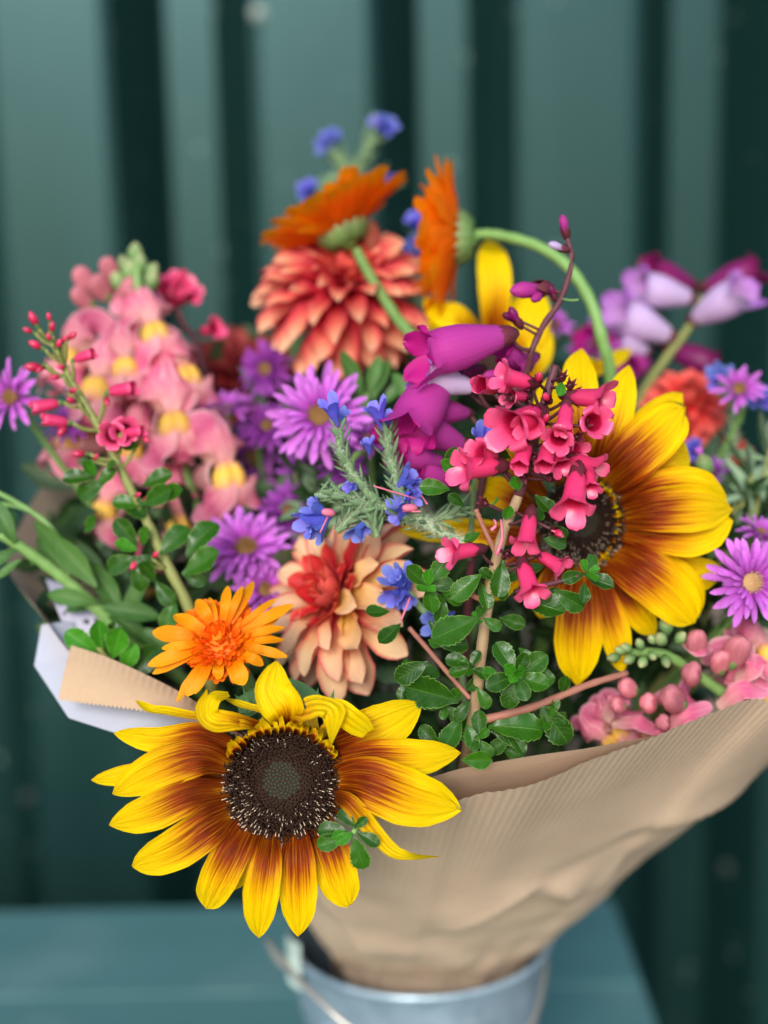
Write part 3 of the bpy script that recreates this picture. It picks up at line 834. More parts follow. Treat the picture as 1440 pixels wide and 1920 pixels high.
# snapdragon floret: mouth towards +Y, up +Z, about one unit across
def snap_meshes():
    tub = MB()
    a = np.linspace(0, 2 * np.pi, 14, endpoint=False)
    pr = catmull([(-.75, .13, 0), (-.6, .2, 0), (-.3, .24, 0), (0, .27, 0), (.06, .25, 0)], 9)
    tub.grid(np.stack([pr[:, 1:2] * np.cos(a) * 1.05, np.repeat(pr[:, 0:1], 14, 1), pr[:, 1:2] * np.sin(a)], -1), close=True)
    up = MB()
    tt = np.linspace(0, 1, 18)
    for s in (-1, 1):
        C = catmull([(s * .13, -.05, .12), (s * .15, .17, .30), (s * .18, .17, .50), (s * .22, .00, .66), (s * .24, -.22, .64), (s * .24, -.34, .52)], 18)
        up.grid(strip(C, np.array([s * .35, .9, .1]), smooth_interp(tt, ((0, .6), (.25, .85), (.6, 1), (.85, .9), (.95, .65), (1, .35))) * .33, 13, cup=-.34, wav=.20, wavn=2.3, seed=4 + s))
    lo = MB()
    for ang, ln, w in ((0, .50, .24), (-.95, .52, .29), (.95, .52, .29)):
        dx, dz = math.sin(ang), -math.cos(ang)
        C = catmull([(dx * .16, .16, -.08 + dz * .08), (dx * .30, .30, -.10 + dz * .22), (dx * .44, .24, -.10 + dz * .40), (dx * ln, .04, -.10 + dz * ln), (dx * ln * .98, -.12, -.08 + dz * (ln - .02))], 18)
        lo.grid(strip(C, np.array([dx * .5, .8, .3]), smooth_interp(tt, ((0, .6), (.3, .9), (.65, 1), (.88, .85), (.96, .6), (1, .3))) * w, 13, cup=-.30, wav=.20, wavn=2.3, seed=int(9 + ang * 3)))
    pa = MB()
    th = np.linspace(0.001, np.pi - .001, 14); ph = np.linspace(0, 2 * np.pi, 28, endpoint=False)
    sx = np.sin(th)[:, None] * np.cos(ph); sy = np.sin(th)[:, None] * np.sin(ph); sz = np.cos(th)[:, None] * np.ones(28)
    gr = 1 - .30 * np.exp(-(sx / .22) ** 2) * np.clip(sy * .6 + .6, 0, 1)
    g = np.stack([sx * .235, sy * .20 * gr + .135, sz * .245 * (.75 + .25 * gr) - .05 - .04 * sx * sx], -1)
    pa.grid(g[::-1], close=True)
    return (tub.mesh("floret", snap_tube), up.mesh("upper_lip", snap_pink), lo.mesh("lower_lip", snap_pink), pa.mesh("palate", snap_yellow))


snap_t, snap_u, snap_l, snap_p = snap_meshes()
_g = bud_grid(.34, ((0, .3), (.2, .62), (.5, .92), (.72, 1), (.88, .80), (.96, .5), (1, .02)), groove=.0, n=22, nv=16)
_a = np.arctan2(_g[..., 2], _g[..., 0]); _v = _g[..., 1]
for a0, am in ((1.57, .30), (-.6, .16), (3.7, .16)):
    k_ = 1 - am * np.exp(-((((_a - a0 + np.pi) % (2 * np.pi)) - np.pi) / .30) ** 2) * np.clip(_v * 2 - .3, 0, 1)
    _g[..., 0] *= k_; _g[..., 2] *= k_
_g[..., 2] = _g[..., 2] * .82 + .22 * _v ** 2
_g[..., 0] *= 1 + .12 * np.sin(_v * 6)
snap_bud_me = MB().grid(_g, close=True).mesh("bud", snap_pink)
snap_gbud_me = MB().grid(bud_grid(.36, ((0, .4), (.3, .95), (.6, 1), (.85, .6), (1, .1)), groove=.05), close=True).mesh("bud", petal_mat("snapdragon_green_bud", [(0, '#4f7040'), (.5, '#668850'), (1, '#9ca070')], su=6, rough=0.55, transl=.1, valvar=.2))
snap_sepal_me = umesh("sepal", canon(.3, lance_prof, bend=.9, bend0=-.1, cup=.3, nu=5, nv=8), calyx_green)

# ------------------------------------------------------------------ builders
def spray(thing, name, me, px, py, d, dirv, zh, s, color=None, kids=()):
    M = fr_y(P(px, py, d), dirv, zh, s)
    o = link(name, me, M, thing, color)
    for nm, km in kids: link(nm, km, M, o)
    return o


def flower_between(thing, me, a, b, name="flower", roll=None, kids=(), scale=1.0):
    """a = (px, py, d) of the base, b of the mouth"""
    A, B = P(*a), P(*b)
    d = B - A
    roll = rnd(0, 6.28) if roll is None else roll
    z = Dv(math.sin(roll), math.cos(roll), .3)
    M = fr_y(A, d, z, d.length * scale)
    o = link(name, me, M, thing)
    for nm, km in kids: link(nm, km, M, o)
    return o


def stem(thing, pts, r, mat, name="stem", sides=8, n=None):
    """pts = (px, py, d) list; r radius or (r0, r1) in metres"""
    Q = catmull([P(*p) for p in pts], n or max(8, 7 * len(pts)))
    rr = np.linspace(r[0], r[1], len(Q)) if isinstance(r, tuple) else r
    rr = np.asarray(rr) * (1 + 0.06 * np.sin(np.arange(len(Q)) * 1.7))
    m = MB(); m.tube(Q, rr, sides)
    return m.part(name, mat, thing), Q


DEEP = RIM + Vector((0.006, 0.014, -0.05))


def to_bucket(px, py, d, spread=0.013):
    """photo-space way points that bring a stem from (px, py, d) down to the bucket's mouth"""
    a = P(px, py, d)
    b = DEEP + Vector((rnd(-spread, spread), rnd(-spread, spread), 0))
    m = a.lerp(b, .45) + Vector((0, 0.01, 0.0))
    return [a, m, b]


def tail(thing, px, py, d, r, mat, name="stem"):
    Q = catmull(to_bucket(px, py, d), 14)
    m = MB(); m.tube(Q, r, 7)
    return m.part(name, mat, thing)


def strip_part(thing, name, mat, base, ctrl, tip, width, prof, nrm, cup=.15, ridge=.04, ridgen=2.5, nu=9, nv=18, shift=0.0, wav=.04, seed=0, twist=0.0, notch=0.0, fold=0.0):
    C = catmull([base] + list(ctrl) + [tip], nv)
    W = smooth_interp(np.linspace(0, 1, nv), prof) * width / 2
    tw = np.linspace(0, twist, nv) if twist else None
    g = strip(C, np.array(nrm), W, nu, cup, ridge, ridgen, wav=wav, seed=seed, twist=tw, notch=notch, fold=fold)
    m = MB(); m.grid(g)
    return m.part(name, mat, thing, color=(shift, 0, 0, 1))


SUNP = ((0, .42), (.15, .62), (.4, .92), (.62, 1), (.8, .82), (.92, .46), (.97, .22), (1, .03))


def sun_disc(thing, M, rad, seed=1, n=900, green=(0.0, 0.33)):
    r = np.random.default_rng(seed)
    prof = np.array([(0.001, .10), (.25, .105), (.5, .13), (.75, .14), (.92, .09), (1.0, -.02), (.98, -.2)])
    a = np.linspace(0, 2 * np.pi, 40, endpoint=False)
    g = np.stack([prof[:, 0:1] * np.cos(a), prof[:, 0:1] * np.sin(a), np.repeat(prof[:, 1:2], 40, 1)], -1) * rad
    d = link("disc", MB().grid(g, close=True).mesh("disc", disc_brown), M, thing)
    hz = lambda q: np.interp(q, prof[:-1, 0], prof[:-1, 1])
    mb = MB()
    for i in range(n):
        q = math.sqrt((i + .5) / n); th = i * 2.39996
        c = np.array([q * math.cos(th), q * math.sin(th), hz(q)]) * rad
        out = np.array([math.cos(th), math.sin(th), 0])
        if q < green[1]:
            mb.ball(c, (rad * .027, rad * .027, rad * .030), nu=6, nv=4, mi=1)
            continue
        lean = np.interp(q, [.33, .6, .85, 1], [-.25, .1, .5, .95]) + r.normal(0, .12)
        ax = out * lean + np.array([0, 0, 1.0]) + np.r_[r.normal(0, .1, 2), 0]
        ax /= np.linalg.norm(ax)
        ln = rad * (np.interp(q, [.33, .6, 1], [.07, .14, .19]) * r.uniform(.75, 1.25))
        w = rad * .021
        mid = c + ax * ln * .6
        mb.tube([c, mid, c + ax * ln], [w * 1.1, w * .9, w * .5], 5, mi=0)
        e = c + ax * ln
        if q > .5:      # forked stigma curls
            for s in (-1, 1):
                sd_ = np.cross(ax, out) * s
                mb.tube([e, e + ax * w * 1.6 + sd_ * w * 1.6, e + ax * w * 1.2 + sd_ * w * 3.2], [w * .55, w * .5, w * .3], 4, mi=0)
        if q > .50 and r.random() < (.55 if out[1] < 0 else .12):
            o2 = c + out * w * 2.0 + ax * ln * .25
            sl = out * .85 + np.array([0, 0, .5]); mb.tube([o2 + ax * ln * .3, o2 + ax * ln * .3 + sl * ln * .62], [w * .6, w * .4], 4, mi=2)
    link("disc_floret", mb.mesh("disc_floret", [floret_dark, floret_green, floret_pale]), M, d, kind='stuff')
    return d


def head_rays(thing, M, me_list, n, r0, s0, s1, lift=0.0, liftvar=.12, rings=1, color=None, jitter=.1, name="petal", a0=0, a1=2 * math.pi, rag=False):
    for i in range(n):
        th = a0 + (i + .5 * (i % 2) * 0 + rnd(-jitter, jitter)) / n * (a1 - a0)
        k = i % max(1, rings)
        if rag and random.random() < .07: continue
        L = lift + k * .22 + rnd(-liftvar, liftvar) * (2.2 if rag and random.random() < .2 else 1)
        s = rnd(s0, s1) * (1 - .14 * k)
        d = Vector((math.cos(th) * math.cos(L), math.sin(th) * math.cos(L), math.sin(L)))
        z = Vector((-math.cos(th) * math.sin(L), -math.sin(th) * math.sin(L), math.cos(L)))
        loc = Vector((math.cos(th) * r0, math.sin(th) * r0, k * r0 * .12))
        c = color(i) if callable(color) else color
        if rag: z = z + Vector((-math.sin(th), math.cos(th), 0)) * rnd(-.5, .5)
        link(name, random.choice(me_list), M @ fr_y(loc, d, z, s), thing, c)
# ================================================================== sunflower at the front
def ZA(x, y): return (120 + x / 1.846, 1220 + y / 1.846)
def ZB(x, y): return (700 + x / 1.946, 640 + y / 1.946)
def ZC(x, y): return (x / 2.4, 440 + y / 2.4)
def ZD(x, y): return (480 + x / 2.909, 660 + y / 2.909)
def ZE(x, y): return (x / 2.571, 850 + y / 2.571)
def ZF(x, y): return (900 + x / 2.667, 380 + y / 2.667)
def ZG(x, y): return (740 + x / 4.0, 540 + y / 4.0)


def pz(z, q, d): return P(*z(*q), d)


D1 = 0.497
sf = empty("sunflower", P(529, 1461, D1), "large front sunflower hanging over the paper edge, red banded yellow petals round dark disc", "sunflower", "bicoloured sunflowers")
Mdisc = fr_z(P(529, 1463, D1 + .004), Dv(-.02, .16, 1), Dv(0, 1, 0), px2m(106, D1))
sun_disc(sf, Mdisc, 1.0, 3, 760)
nF = np.array(Dv(0, .1, 1))
# base, controls, tip in the enlarged crop; depth offset towards the lens; width there
def sp(base, ctrl, tip, w, shift=0.0, dz=(0, .012, 0), seed=0, prof=SUNP, cup=.16, tw=0.0, nrm=None, notch=0.0, fold=0.0, thing=None, Z=ZA, D=D1, zs=1.846, wav=.05):
    B = pz(Z, base, D + .004 - dz[0]); T = pz(Z, tip, D + .002 - dz[2])
    C = [pz(Z, c, D - dz[1]) for c in ctrl]
    strip_part(thing or sf, "petal", sun_petal, B, C, T, px2m(w * 1.03 / zs, D), prof, nF if nrm is None else np.array(nrm), cup=cup, ridge=.075, ridgen=4, nu=17, nv=22, shift=shift + ((seed * 37) % 11 - 5) * .012, seed=seed, twist=tw, notch=notch, fold=fold, wav=wav)

BL = ((0, .55), (.15, .75), (.4, .98), (.62, 1), (.8, .85), (.92, .55), (.97, .30), (1, .05))   # blunter tip
sp((600, 335), [(470, 290), (330, 310)], (172, 285), 92, .06, seed=1, dz=(0, .006, .0))
sp((590, 440), [(350, 420)], (95, 448), 84, .10, seed=2, dz=(-.004, -.006, -.008), prof=BL)
sp((585, 400), [(470, 370), (320, 415)], (170, 497), 140, .0, seed=3, dz=(0, .008, .002))
sp((580, 480), [(440, 500), (300, 560)], (157, 604), 128, -.02, seed=4, dz=(0, .010, .004))
sp((600, 550), [(500, 610), (380, 690)], (237, 748), 140, -.05, seed=5, dz=(0, .009, .002), prof=BL)
sp((650, 575), [(590, 680), (530, 800)], (492, 893), 128, .0, seed=6, dz=(0, .008, .003), prof=BL)
sp((655, 590), [(640, 700)], (578, 832), 90, .12, seed=7, dz=(-.004, -.006, -.006))
sp((715, 600), [(700, 720), (680, 860)], (672, 992), 122, .0, seed=8, dz=(0, .012, .006))
sp((800, 600), [(808, 700), (812, 850)], (812, 988), 128, -.01, seed=9, dz=(0, .008, .004))
sp((870, 570), [(915, 680), (950, 790)], (985, 884), 140, .02, seed=10, dz=(-.002, .004, .001), prof=BL)
sp((860, 600), [(890, 720), (930, 800)], (1000, 878), 90, .2, seed=12, dz=(-.006, -.006, -.006))
sp((925, 500), [(980, 520), (1040, 590), (1130, 690), (1200, 712)], (1295, 714), 66, .30, seed=11, dz=(0, .016, .004), prof=((0, .5), (.3, 1), (.6, .8), (.8, .4), (1, .05)), tw=.8)
sp((930, 450), [(1040, 450), (1200, 510)], (1384, 552), 190, -.03, seed=13, dz=(0, .013, .006), notch=.003)
sp((925, 530), [(1000, 545)], (1080, 600), 100, .0, seed=23, dz=(-.004, -.002, -.003))
sp((925, 385), [(1060, 365), (1210, 370)], (1372, 352), 128, .10, seed=14, dz=(0, .005, -.002))
sp((900, 330), [(1010, 290), (1110, 260)], (1238, 186), 160, .14, seed=15, dz=(-.004, .0, -.006))
# petals folded over the top of the disc
sp((905, 300), [(900, 240), (935, 205), (985, 235)], (1052, 285), 96, .34, seed=16, dz=(0, .008, .022), prof=((0, .5), (.3, .85), (.6, 1), (.9, .85), (1, .5)), nrm=Dv(-.3, .7, .6), cup=.05)
sp((860, 275), [(830, 215), (880, 190), (930, 215)], (925, 318), 120, .34, seed=17, dz=(.002, .012, .022), prof=((0, .5), (.3, .9), (.7, .9), (1, .06)), nrm=Dv(0, .8, .5), cup=-.08)
sp((770, 262), [(765, 205), (725, 130)], (736, 36), 142, .36, seed=18, dz=(0, .006, .004), cup=.42, prof=((0, .42), (.2, .75), (.45, 1), (.7, .85), (.9, .42), (1, .04)), nrm=Dv(.1, -.15, 1), wav=.02)
sp((690, 275), [(620, 255), (520, 262), (474, 215)], (494, 132), 66, .34, seed=19, dz=(0, .010, .010), nrm=Dv(0, .5, .8), cup=.4, tw=-.5, prof=((0, .5), (.3, .95), (.6, 1), (.85, .6), (1, .05)))
sp((700, 270), [(590, 240), (515, 225), (520, 170)], (570, 152), 52, .36, seed=20, dz=(0, .012, .006), nrm=Dv(0, .3, .9), cup=.5, prof=((0, .6), (.4, 1), (.8, .9), (1, .3)))
sp((720, 255), [(690, 215), (610, 190)], (545, 160), 48, .36, seed=21, dz=(0, .004, -.002), nrm=Dv(.2, .9, .3), cup=.3)
sp((620, 290), [(520, 245), (370, 215), (300, 205)], (247, 172), 40, .34, seed=22, dz=(-.004, .0, -.004), nrm=Dv(0, .7, .6), cup=.4)
for i, a in enumerate(np.linspace(R(28), R(152), 17)):      # short frilled bases round the top of the disc
    c, s = math.cos(a), math.sin(a)
    b = (755 + c * 196, 445 - s * 172)
    sp((755 + c * 185, 445 - s * 162), [(755 + c * 205, 445 - s * 182)], (755 + c * rnd(205, 262) + rnd(-14, 14), 445 - s * rnd(184, 232)), rnd(18, 44), rnd(-.05, .34), seed=40 + i, dz=(.001, .006, rnd(-.002, .006)), prof=((0, .8), (.5, 1), (1, .4)), cup=.5)
for i, (x, y, hx) in enumerate(((810, 118, 800), (880, 128, 865), (935, 132, 920), (620, 128, 640), (590, 150, 620), (790, 110, 775))):
    strip_part(sf, "bract", bract_green, pz(ZA, (hx, 215), D1 + .012), [pz(ZA, ((hx + x) / 2, 170), D1 + .014)], pz(ZA, (x, y), D1 + .012), px2m(30 / 1.846, D1), ((0, 1), (.4, .7), (1, .02)), Dv(0, 0, 1), cup=.3, ridge=0, nu=5, nv=8)
g = strip(catmull([P(450, 1330, D1 + .02), P(530, 1290, D1 + .022), P(600, 1330, D1 + .02)], 12), np.array(Dv(0, .8, .5)), np.full(12, .006), 5)
MB().grid(g).part("bract", bract_green, sf)
m = MB(); m.ball(P(529, 1455, D1 + .026), (px2m(96, D1), px2m(96, D1), px2m(90, D1) * .8), nu=18, nv=10); m.part("receptacle", stem_green, sf)
stem(sf, [(529, 1455, D1 + .02), (560, 1440, D1 + .06), (680, 1500, D1 + .13), (760, 1700, D1 + .24)], .004, stem_green)

# ================================================================== sunflower at the right
D2 = 0.545
sf2 = empty("sunflower", P(1095, 980, D2), "sunflower on the right behind the pink flower sprig, its petals fanning to the right", "sunflower", "bicoloured sunflowers")
sun_disc(sf2, fr_z(P(1090, 978, D2), Dv(.10, .02, 1), Dv(0, 1, 0), px2m(76, D2)), 1.0, 9, 680, green=(0, .38))
def s2(base, ctrl, tip, w, shift=0.0, dz=(0, .010, 0), **k): sp(base, ctrl, tip, w, shift, dz, thing=sf2, Z=ZB, D=D2, zs=1.946, **k)
s2((770, 520), [(765, 380), (750, 160)], (756, 28), 135, .10, seed=31, dz=(0, .006, -.004))
s2((800, 515), [(840, 380), (890, 240)], (934, 88), 128, .06, seed=32, dz=(0, .010, .004))
s2((690, 520), [(670, 420), (640, 250)], (650, 130), 120, .08, seed=33, dz=(0, .006, -.004))
s2((620, 570), [(540, 470), (480, 370)], (436, 284), 110, .08, seed=34, dz=(0, .006, -.004))
s2((600, 640), [(480, 560)], (350, 530), 110, .02, seed=35, dz=(0, .004, -.006))
s2((610, 720), [(440, 700), (280, 690)], (90, 690), 100, .20, seed=36, dz=(-.004, .0, -.01))
s2((640, 780), [(500, 850)], (420, 940), 110, .0, seed=37, dz=(-.004, .0, -.01))
s2((820, 530), [(900, 430), (1010, 300)], (1128, 190), 130, .02, seed=38, dz=(-.002, .003, -.004), prof=BL)
s2((835, 525), [(920, 440), (1040, 330)], (1140, 232), 185, .0, seed=39, dz=(0, .012, .003), notch=.004, prof=BL)
s2((860, 560), [(960, 490), (1080, 430)], (1156, 428), 160, -.04, seed=40, dz=(-.004, .002, -.004), prof=BL)
s2((880, 600), [(1010, 560), (1160, 545)], (1290, 574), 170, -.02, seed=41, dz=(0, .010, .002))
s2((885, 640), [(1010, 620), (1170, 610)], (1310, 610), 170, -.03, seed=42, dz=(0, .014, .005))
s2((885, 680), [(1010, 690), (1170, 700)], (1312, 652), 170, -.02, seed=43, dz=(0, .010, .006))
s2((870, 740), [(1000, 790), (1150, 850)], (1268, 828), 140, .06, seed=44, dz=(-.004, -.002, -.004), prof=BL)
s2((855, 770), [(960, 830), (1080, 920)], (1172, 1028), 190, -.05, seed=45, dz=(0, .013, .006), prof=BL)
s2((850, 760), [(980, 820), (1110, 890)], (1190, 1000), 160, .05, seed=46, dz=(-.002, .004, .0), prof=BL)
s2((830, 800), [(900, 900), (970, 1000)], (1030, 1072), 105, .0, seed=47, dz=(-.003, .001, -.002))
s2((820, 800), [(850, 920)], (905, 1020), 80, .12, seed=50, dz=(-.006, -.006, -.008))
s2((760, 800), [(752, 950), (745, 1110)], (746, 1268), 172, -.02, seed=48, dz=(0, .010, .004), notch=.003)
s2((800, 800), [(840, 940), (885, 1080)], (906, 1208), 112, -.04, seed=49, dz=(-.003, .003, .001))
s2((690, 790), [(650, 900)], (610, 1010), 120, .0, seed=51, dz=(-.003, .0, -.004))
for i, a in enumerate(np.linspace(-1.5, 1.6, 16)):
    c, s = math.cos(a), math.sin(a)
    s2((755 + c * 118, 655 - s * 140), [(755 + c * 138, 655 - s * 160)], (755 + c * rnd(136, 168) , 655 - s * rnd(158, 190)) , rnd(14, 34), rnd(-.02, .36), seed=70 + i, dz=(.002, .006, rnd(-.002, .004)), prof=((0, .8), (.5, 1), (1, .35)), cup=.5)
m = MB(); m.ball(P(1090, 980, D2 + .022), (px2m(72, D2), px2m(72, D2), px2m(70, D2) * .8), nu=16, nv=9); m.part("receptacle", stem_green, sf2)
stem(sf2, [(1090, 985, D2 + .02), (1080, 1050, D2 + .06), (1000, 1250, D2 + .10), (880, 1600, D2 + .2)], .004, stem_green)

# third sunflower, mostly hidden behind the marigold
D3 = 0.635
sf3 = empty("sunflower", P(905, 640, D3), "half hidden plain yellow sunflower behind the side-on orange marigold", "sunflower", "bicoloured sunflowers")
def s3(b, c, tp, w, shift=.32, dz=(0, .006, 0), **k): sp(b, c, tp, w, shift, dz, thing=sf3, Z=lambda x, y: (x, y), D=D3, zs=1.0, **k)
s3((925, 640), [(928, 560), (925, 500)], (915, 452), 62, seed=1, prof=BL)
s3((900, 630), [(860, 595), (830, 590)], (795, 560), 50, seed=2)
s3((890, 640), [(850, 605)], (800, 606), 44, seed=3)
s3((960, 690), [(985, 640), (1000, 590)], (1005, 540), 62, seed=4, prof=BL)
s3((970, 720), [(1005, 680), (1012, 640)], (1008, 590), 50, seed=5)
s3((940, 650), [(965, 600)], (985, 555), 46, seed=6, dz=(-.004, -.002, -.006))
s3((1080, 690), [(1120, 690), (1150, 675)], (1185, 655), 30, seed=7)
s3((1080, 700), [(1100, 690)], (1130, 692), 36, seed=8)
m = MB(); m.ball(P(935, 690, D3 + .012), .018, nu=16, nv=9); m.part("disc", disc_brown, sf3)
tail(sf3, 935, 700, D3 + .02, .0035, stem_green)

# ================================================================== marigolds
def marigold_side(px, py, d, Rpx, face, label, stem_pts, n=110, seed=0, tilt=.38):
    random.seed(seed)
    t = empty("marigold", P(px, py, d), label, "marigold", "orange marigolds")
    M = fr_z(P(px, py, d), Dv(*face), Dv(.2, 1, .1), px2m(Rpx * 1.06, d))
    head_rays(t, M, cal_me['o'], n, .14, .80, .96, lift=tilt, liftvar=.12, rings=4, jitter=.3)
    head_rays(t, M, cal_me['f'], 26, .05, .28, .40, lift=.9, liftvar=.3, rings=2, jitter=.4, name="floret")
    a = np.linspace(0, 2 * np.pi, 18, endpoint=False)
    pr = np.array([(.17, .03), (.175, -.02), (.14, -.10), (.08, -.17), (.03, -.19)])
    g = np.stack([pr[:, 0:1] * np.cos(a), pr[:, 0:1] * np.sin(a), np.repeat(pr[:, 1:2], 18, 1)], -1)
    link("calyx", MB().grid(g[::-1], close=True).mesh("calyx", stem_green), M, t)
    for i in range(16):
        th = i / 16 * 2 * math.pi
        dd = Vector((math.cos(th) * .8, math.sin(th) * .8, .55)).normalized()
        link("sepal", snap_sepal_me, M @ fr_y(Vector((math.cos(th) * .2, math.sin(th) * .2, -.15)), dd, Vector((-math.cos(th), -math.sin(th), .6)), .30), t)
    stem(t, stem_pts, (.0022, .0028), stem_green)
    return t

marigold_side(646, 440, .635, 140, (-.42, .90, -.04), "orange marigold tilted face up over the upper dahlia, pale stem in front",
              [(668, 468, .632), (690, 510, .628), (740, 590, .62), (790, 655, .612), (830, 760, .63)], seed=11)
marigold_side(868, 446, .625, 140, (-.95, .05, -.10), "orange marigold turned side-on to the left on an arching green stem",
              [(890, 440, .625), (930, 440, .62), (1000, 458, .612), (1060, 495, .605), (1105, 560, .60), (1130, 640, .60), (1145, 720, .61), (1130, 900, .64)], seed=12)
stem_leaf = None
# front marigold with few long rays
DM = .513
mg = empty("marigold", P(425, 1205, DM), "ragged golden orange marigold with a frilly centre just above the front sunflower", "marigold", "orange marigolds")
tips = [((735, 862), 74), ((840, 778), 66), ((950, 705), 56), ((1008, 698), 40), ((1098, 640), 44), ((1168, 640), 40), ((1222, 618), 48), ((1330, 700), 34), ((1412, 730), 50), ((1345, 790), 44), ((1375, 838), 44),
        ((1372, 900), 50), ((1385, 980), 44), ((1270, 1020), 52), ((1178, 1116), 78), ((1050, 1090), 50), ((900, 1170), 66), ((852, 1198), 56), ((712, 1022), 62), ((735, 1062), 44), ((940, 1160), 48), ((780, 940), 40), ((1300, 960), 46), ((1240, 985), 44)]
nM = np.array(Dv(-.05, .45, .9))
for i, (q, w) in enumerate(tips):
    c = np.array([1065, 900]); qv = np.array(q); dvec = (qv - c) / np.linalg.norm(qv - c)
    b = c + dvec * 95
    dz = -.010 * (-(dvec[1])) + rnd(-.003, .004)
    strip_part(mg, "petal", gold_petal, pz(ZE, b, DM), [pz(ZE, (b + qv) / 2, DM - .004 - dz * .5)], pz(ZE, q, DM - dz), px2m(w * 1.15 / 2.571, DM), ((0, .6), (.4, .95), (.7, 1), (.9, .6), (1, .15)), nM, cup=.25, ridge=.06, nu=7, nv=12, seed=i, twist=rnd(-.5, .5))
Mm = fr_z(P(412, 1200, DM + .002), Dv(-.05, .5, .85), Dv(0, 1, 0), px2m(78, DM))
random.seed(5)
for i in range(210):
    q = math.sqrt((i + .5) / 210) * .98; th = i * 2.39996
    L = 1.35 - q * .9 + rnd(-.25, .25)
    dd = Vector((math.cos(th) * math.cos(L), math.sin(th) * math.cos(L), math.sin(L)))
    zz_ = Vector((-math.cos(th) * math.sin(L), -math.sin(th) * math.sin(L), math.cos(L)))
    link("floret", random.choice(cal_me['f']), Mm @ fr_y(Vector((math.cos(th) * q * .8, math.sin(th) * q * .8, .12 * (1 - q * q) - .1)), dd, zz_, rnd(.34, .50)), mg)
m = MB(); m.ball(P(425, 1222, DM + .022), (.011, .011, .009)); m.part("calyx", stem_green, mg)
m = MB(); m.ball((0, 0, -.18), (.62, .62, .30), nu=20, nv=10); link("disc", m.mesh("disc", orange_fluff), Mm, mg)
tail(mg, 430, 1225, DM + .02, .003, stem_green)

# ================================================================== dahlias
def dahlia(px, py, d, Rpx, axis, label, n=110, phi_max=2.2, red_to=.28, seed=0, kind='p', cat="dahlia", grp="peach and red dahlias", Lmin=.42, name="dahlia", up=(0, 1, 0), yellow=None, tails=True, xs=1.0, redder=0.0, body='p'):
    random.seed(seed)
    t = empty(name, P(px, py, d), label, cat, grp)
    M = fr_z(P(px, py, d), Dv(*axis), Dv(*up), px2m(Rpx, d))
    for i in range(n):
        f = (i + .5) / n
        if kind == 'p':
            phi = .12 + .85 * (f / .36) ** .7 if f < .36 else .95 + (phi_max - .95) * ((f - .36) / .64) ** .85
            L = (.34 + .28 * f / .36 if f < .36 else .72 + .28 * min(1, (f - .36) / .35)) * rnd(.94, 1.05)
        else:
            phi = .10 + (phi_max - .10) * f ** .62
            L = (Lmin + (1.0 - Lmin) * min(1, f * 1.5) ** .8) * rnd(.93, 1.05)
        th = i * 2.39996 + rnd(-.1, .1)
        phi += rnd(-.07, .07)
        rad = Vector((math.cos(th), math.sin(th), 0)); ax = Vector((0, 0, 1))
        dd = ax * math.cos(phi) + rad * math.sin(phi)
        nn = ax * math.sin(phi) - rad * math.cos(phi)
        base = dd * .08 + ax * .04
        if kind == 'p':
            if f < red_to * .5: ml = dahlia_in['r']
            elif f < red_to: ml = dahlia_me['r']
            else: ml = dahlia_me[body] if not (yellow and yellow(M, dd, f)) else dahlia_me['y']
        elif kind == 'c': ml = dahlia_in['c'] if f < .2 else dahlia_me['c']
        else: ml = dahlia_me['m']
        sh = .16 * (1 - min(1, (f - red_to) / .3)) if f > red_to else 0
        W = M @ fr_y(base, dd, nn + rad.cross(ax) * rnd(-.3, .3), L) @ Matrix.Diagonal((rnd(.85, 1.15) * xs, 1, rnd(.8, 1.2), 1))
        link("petal", random.choice(ml), W, t, (-sh + rnd(-.18, .10) - redder, 0, 0, 1))
    m = MB(); m.ball((0, 0, -.05), .2); link("receptacle", m.mesh("receptacle", stem_green), M, t)
    if tails: tail(t, px, py, d + .015, .003, stem_green)
    return t

cI = CAM3.inverted()
def yel(M, dd, f):
    v = cI @ (M.to_3x3() @ dd)
    return f < .66 and v.normalized().x > .05 and v.normalized().y < .75
dahlia(648, 548, .648, 172, (.05, .70, .62), "peach and red dahlia in the middle of the bouquet, drooping under the tilted marigold", seed=3, n=116, phi_max=2.4, red_to=.24, xs=.74, redder=.04, body='k')
dahlia(645, 1128, .560, 172, (-.62, .44, .66), "large peach dahlia with a crimson heart, lower one above the front sunflower", seed=4, n=66, xs=1.0, phi_max=1.95, red_to=.38, yellow=yel)
dahlia(455, 715, .70, 115, (.2, .3, .9), "dark brownish red dahlia half hidden between the pink snapdragon and peach dahlia", seed=5, n=60, kind='m', grp=None)
dahlia(1285, 765, .665, 82, (.1, .5, .85), "blurred coral red carnation behind the right sunflower", seed=6, n=70, kind='c', cat="carnation", grp="coral carnations", name="carnation", Lmin=.6)
dahlia(1372, 850, .68, 40, (.1, .5, .85), "small dark coral carnation among the grey green leaves at the right", seed=7, n=36, kind='c', cat="carnation", grp="coral carnations", name="carnation", Lmin=.6)

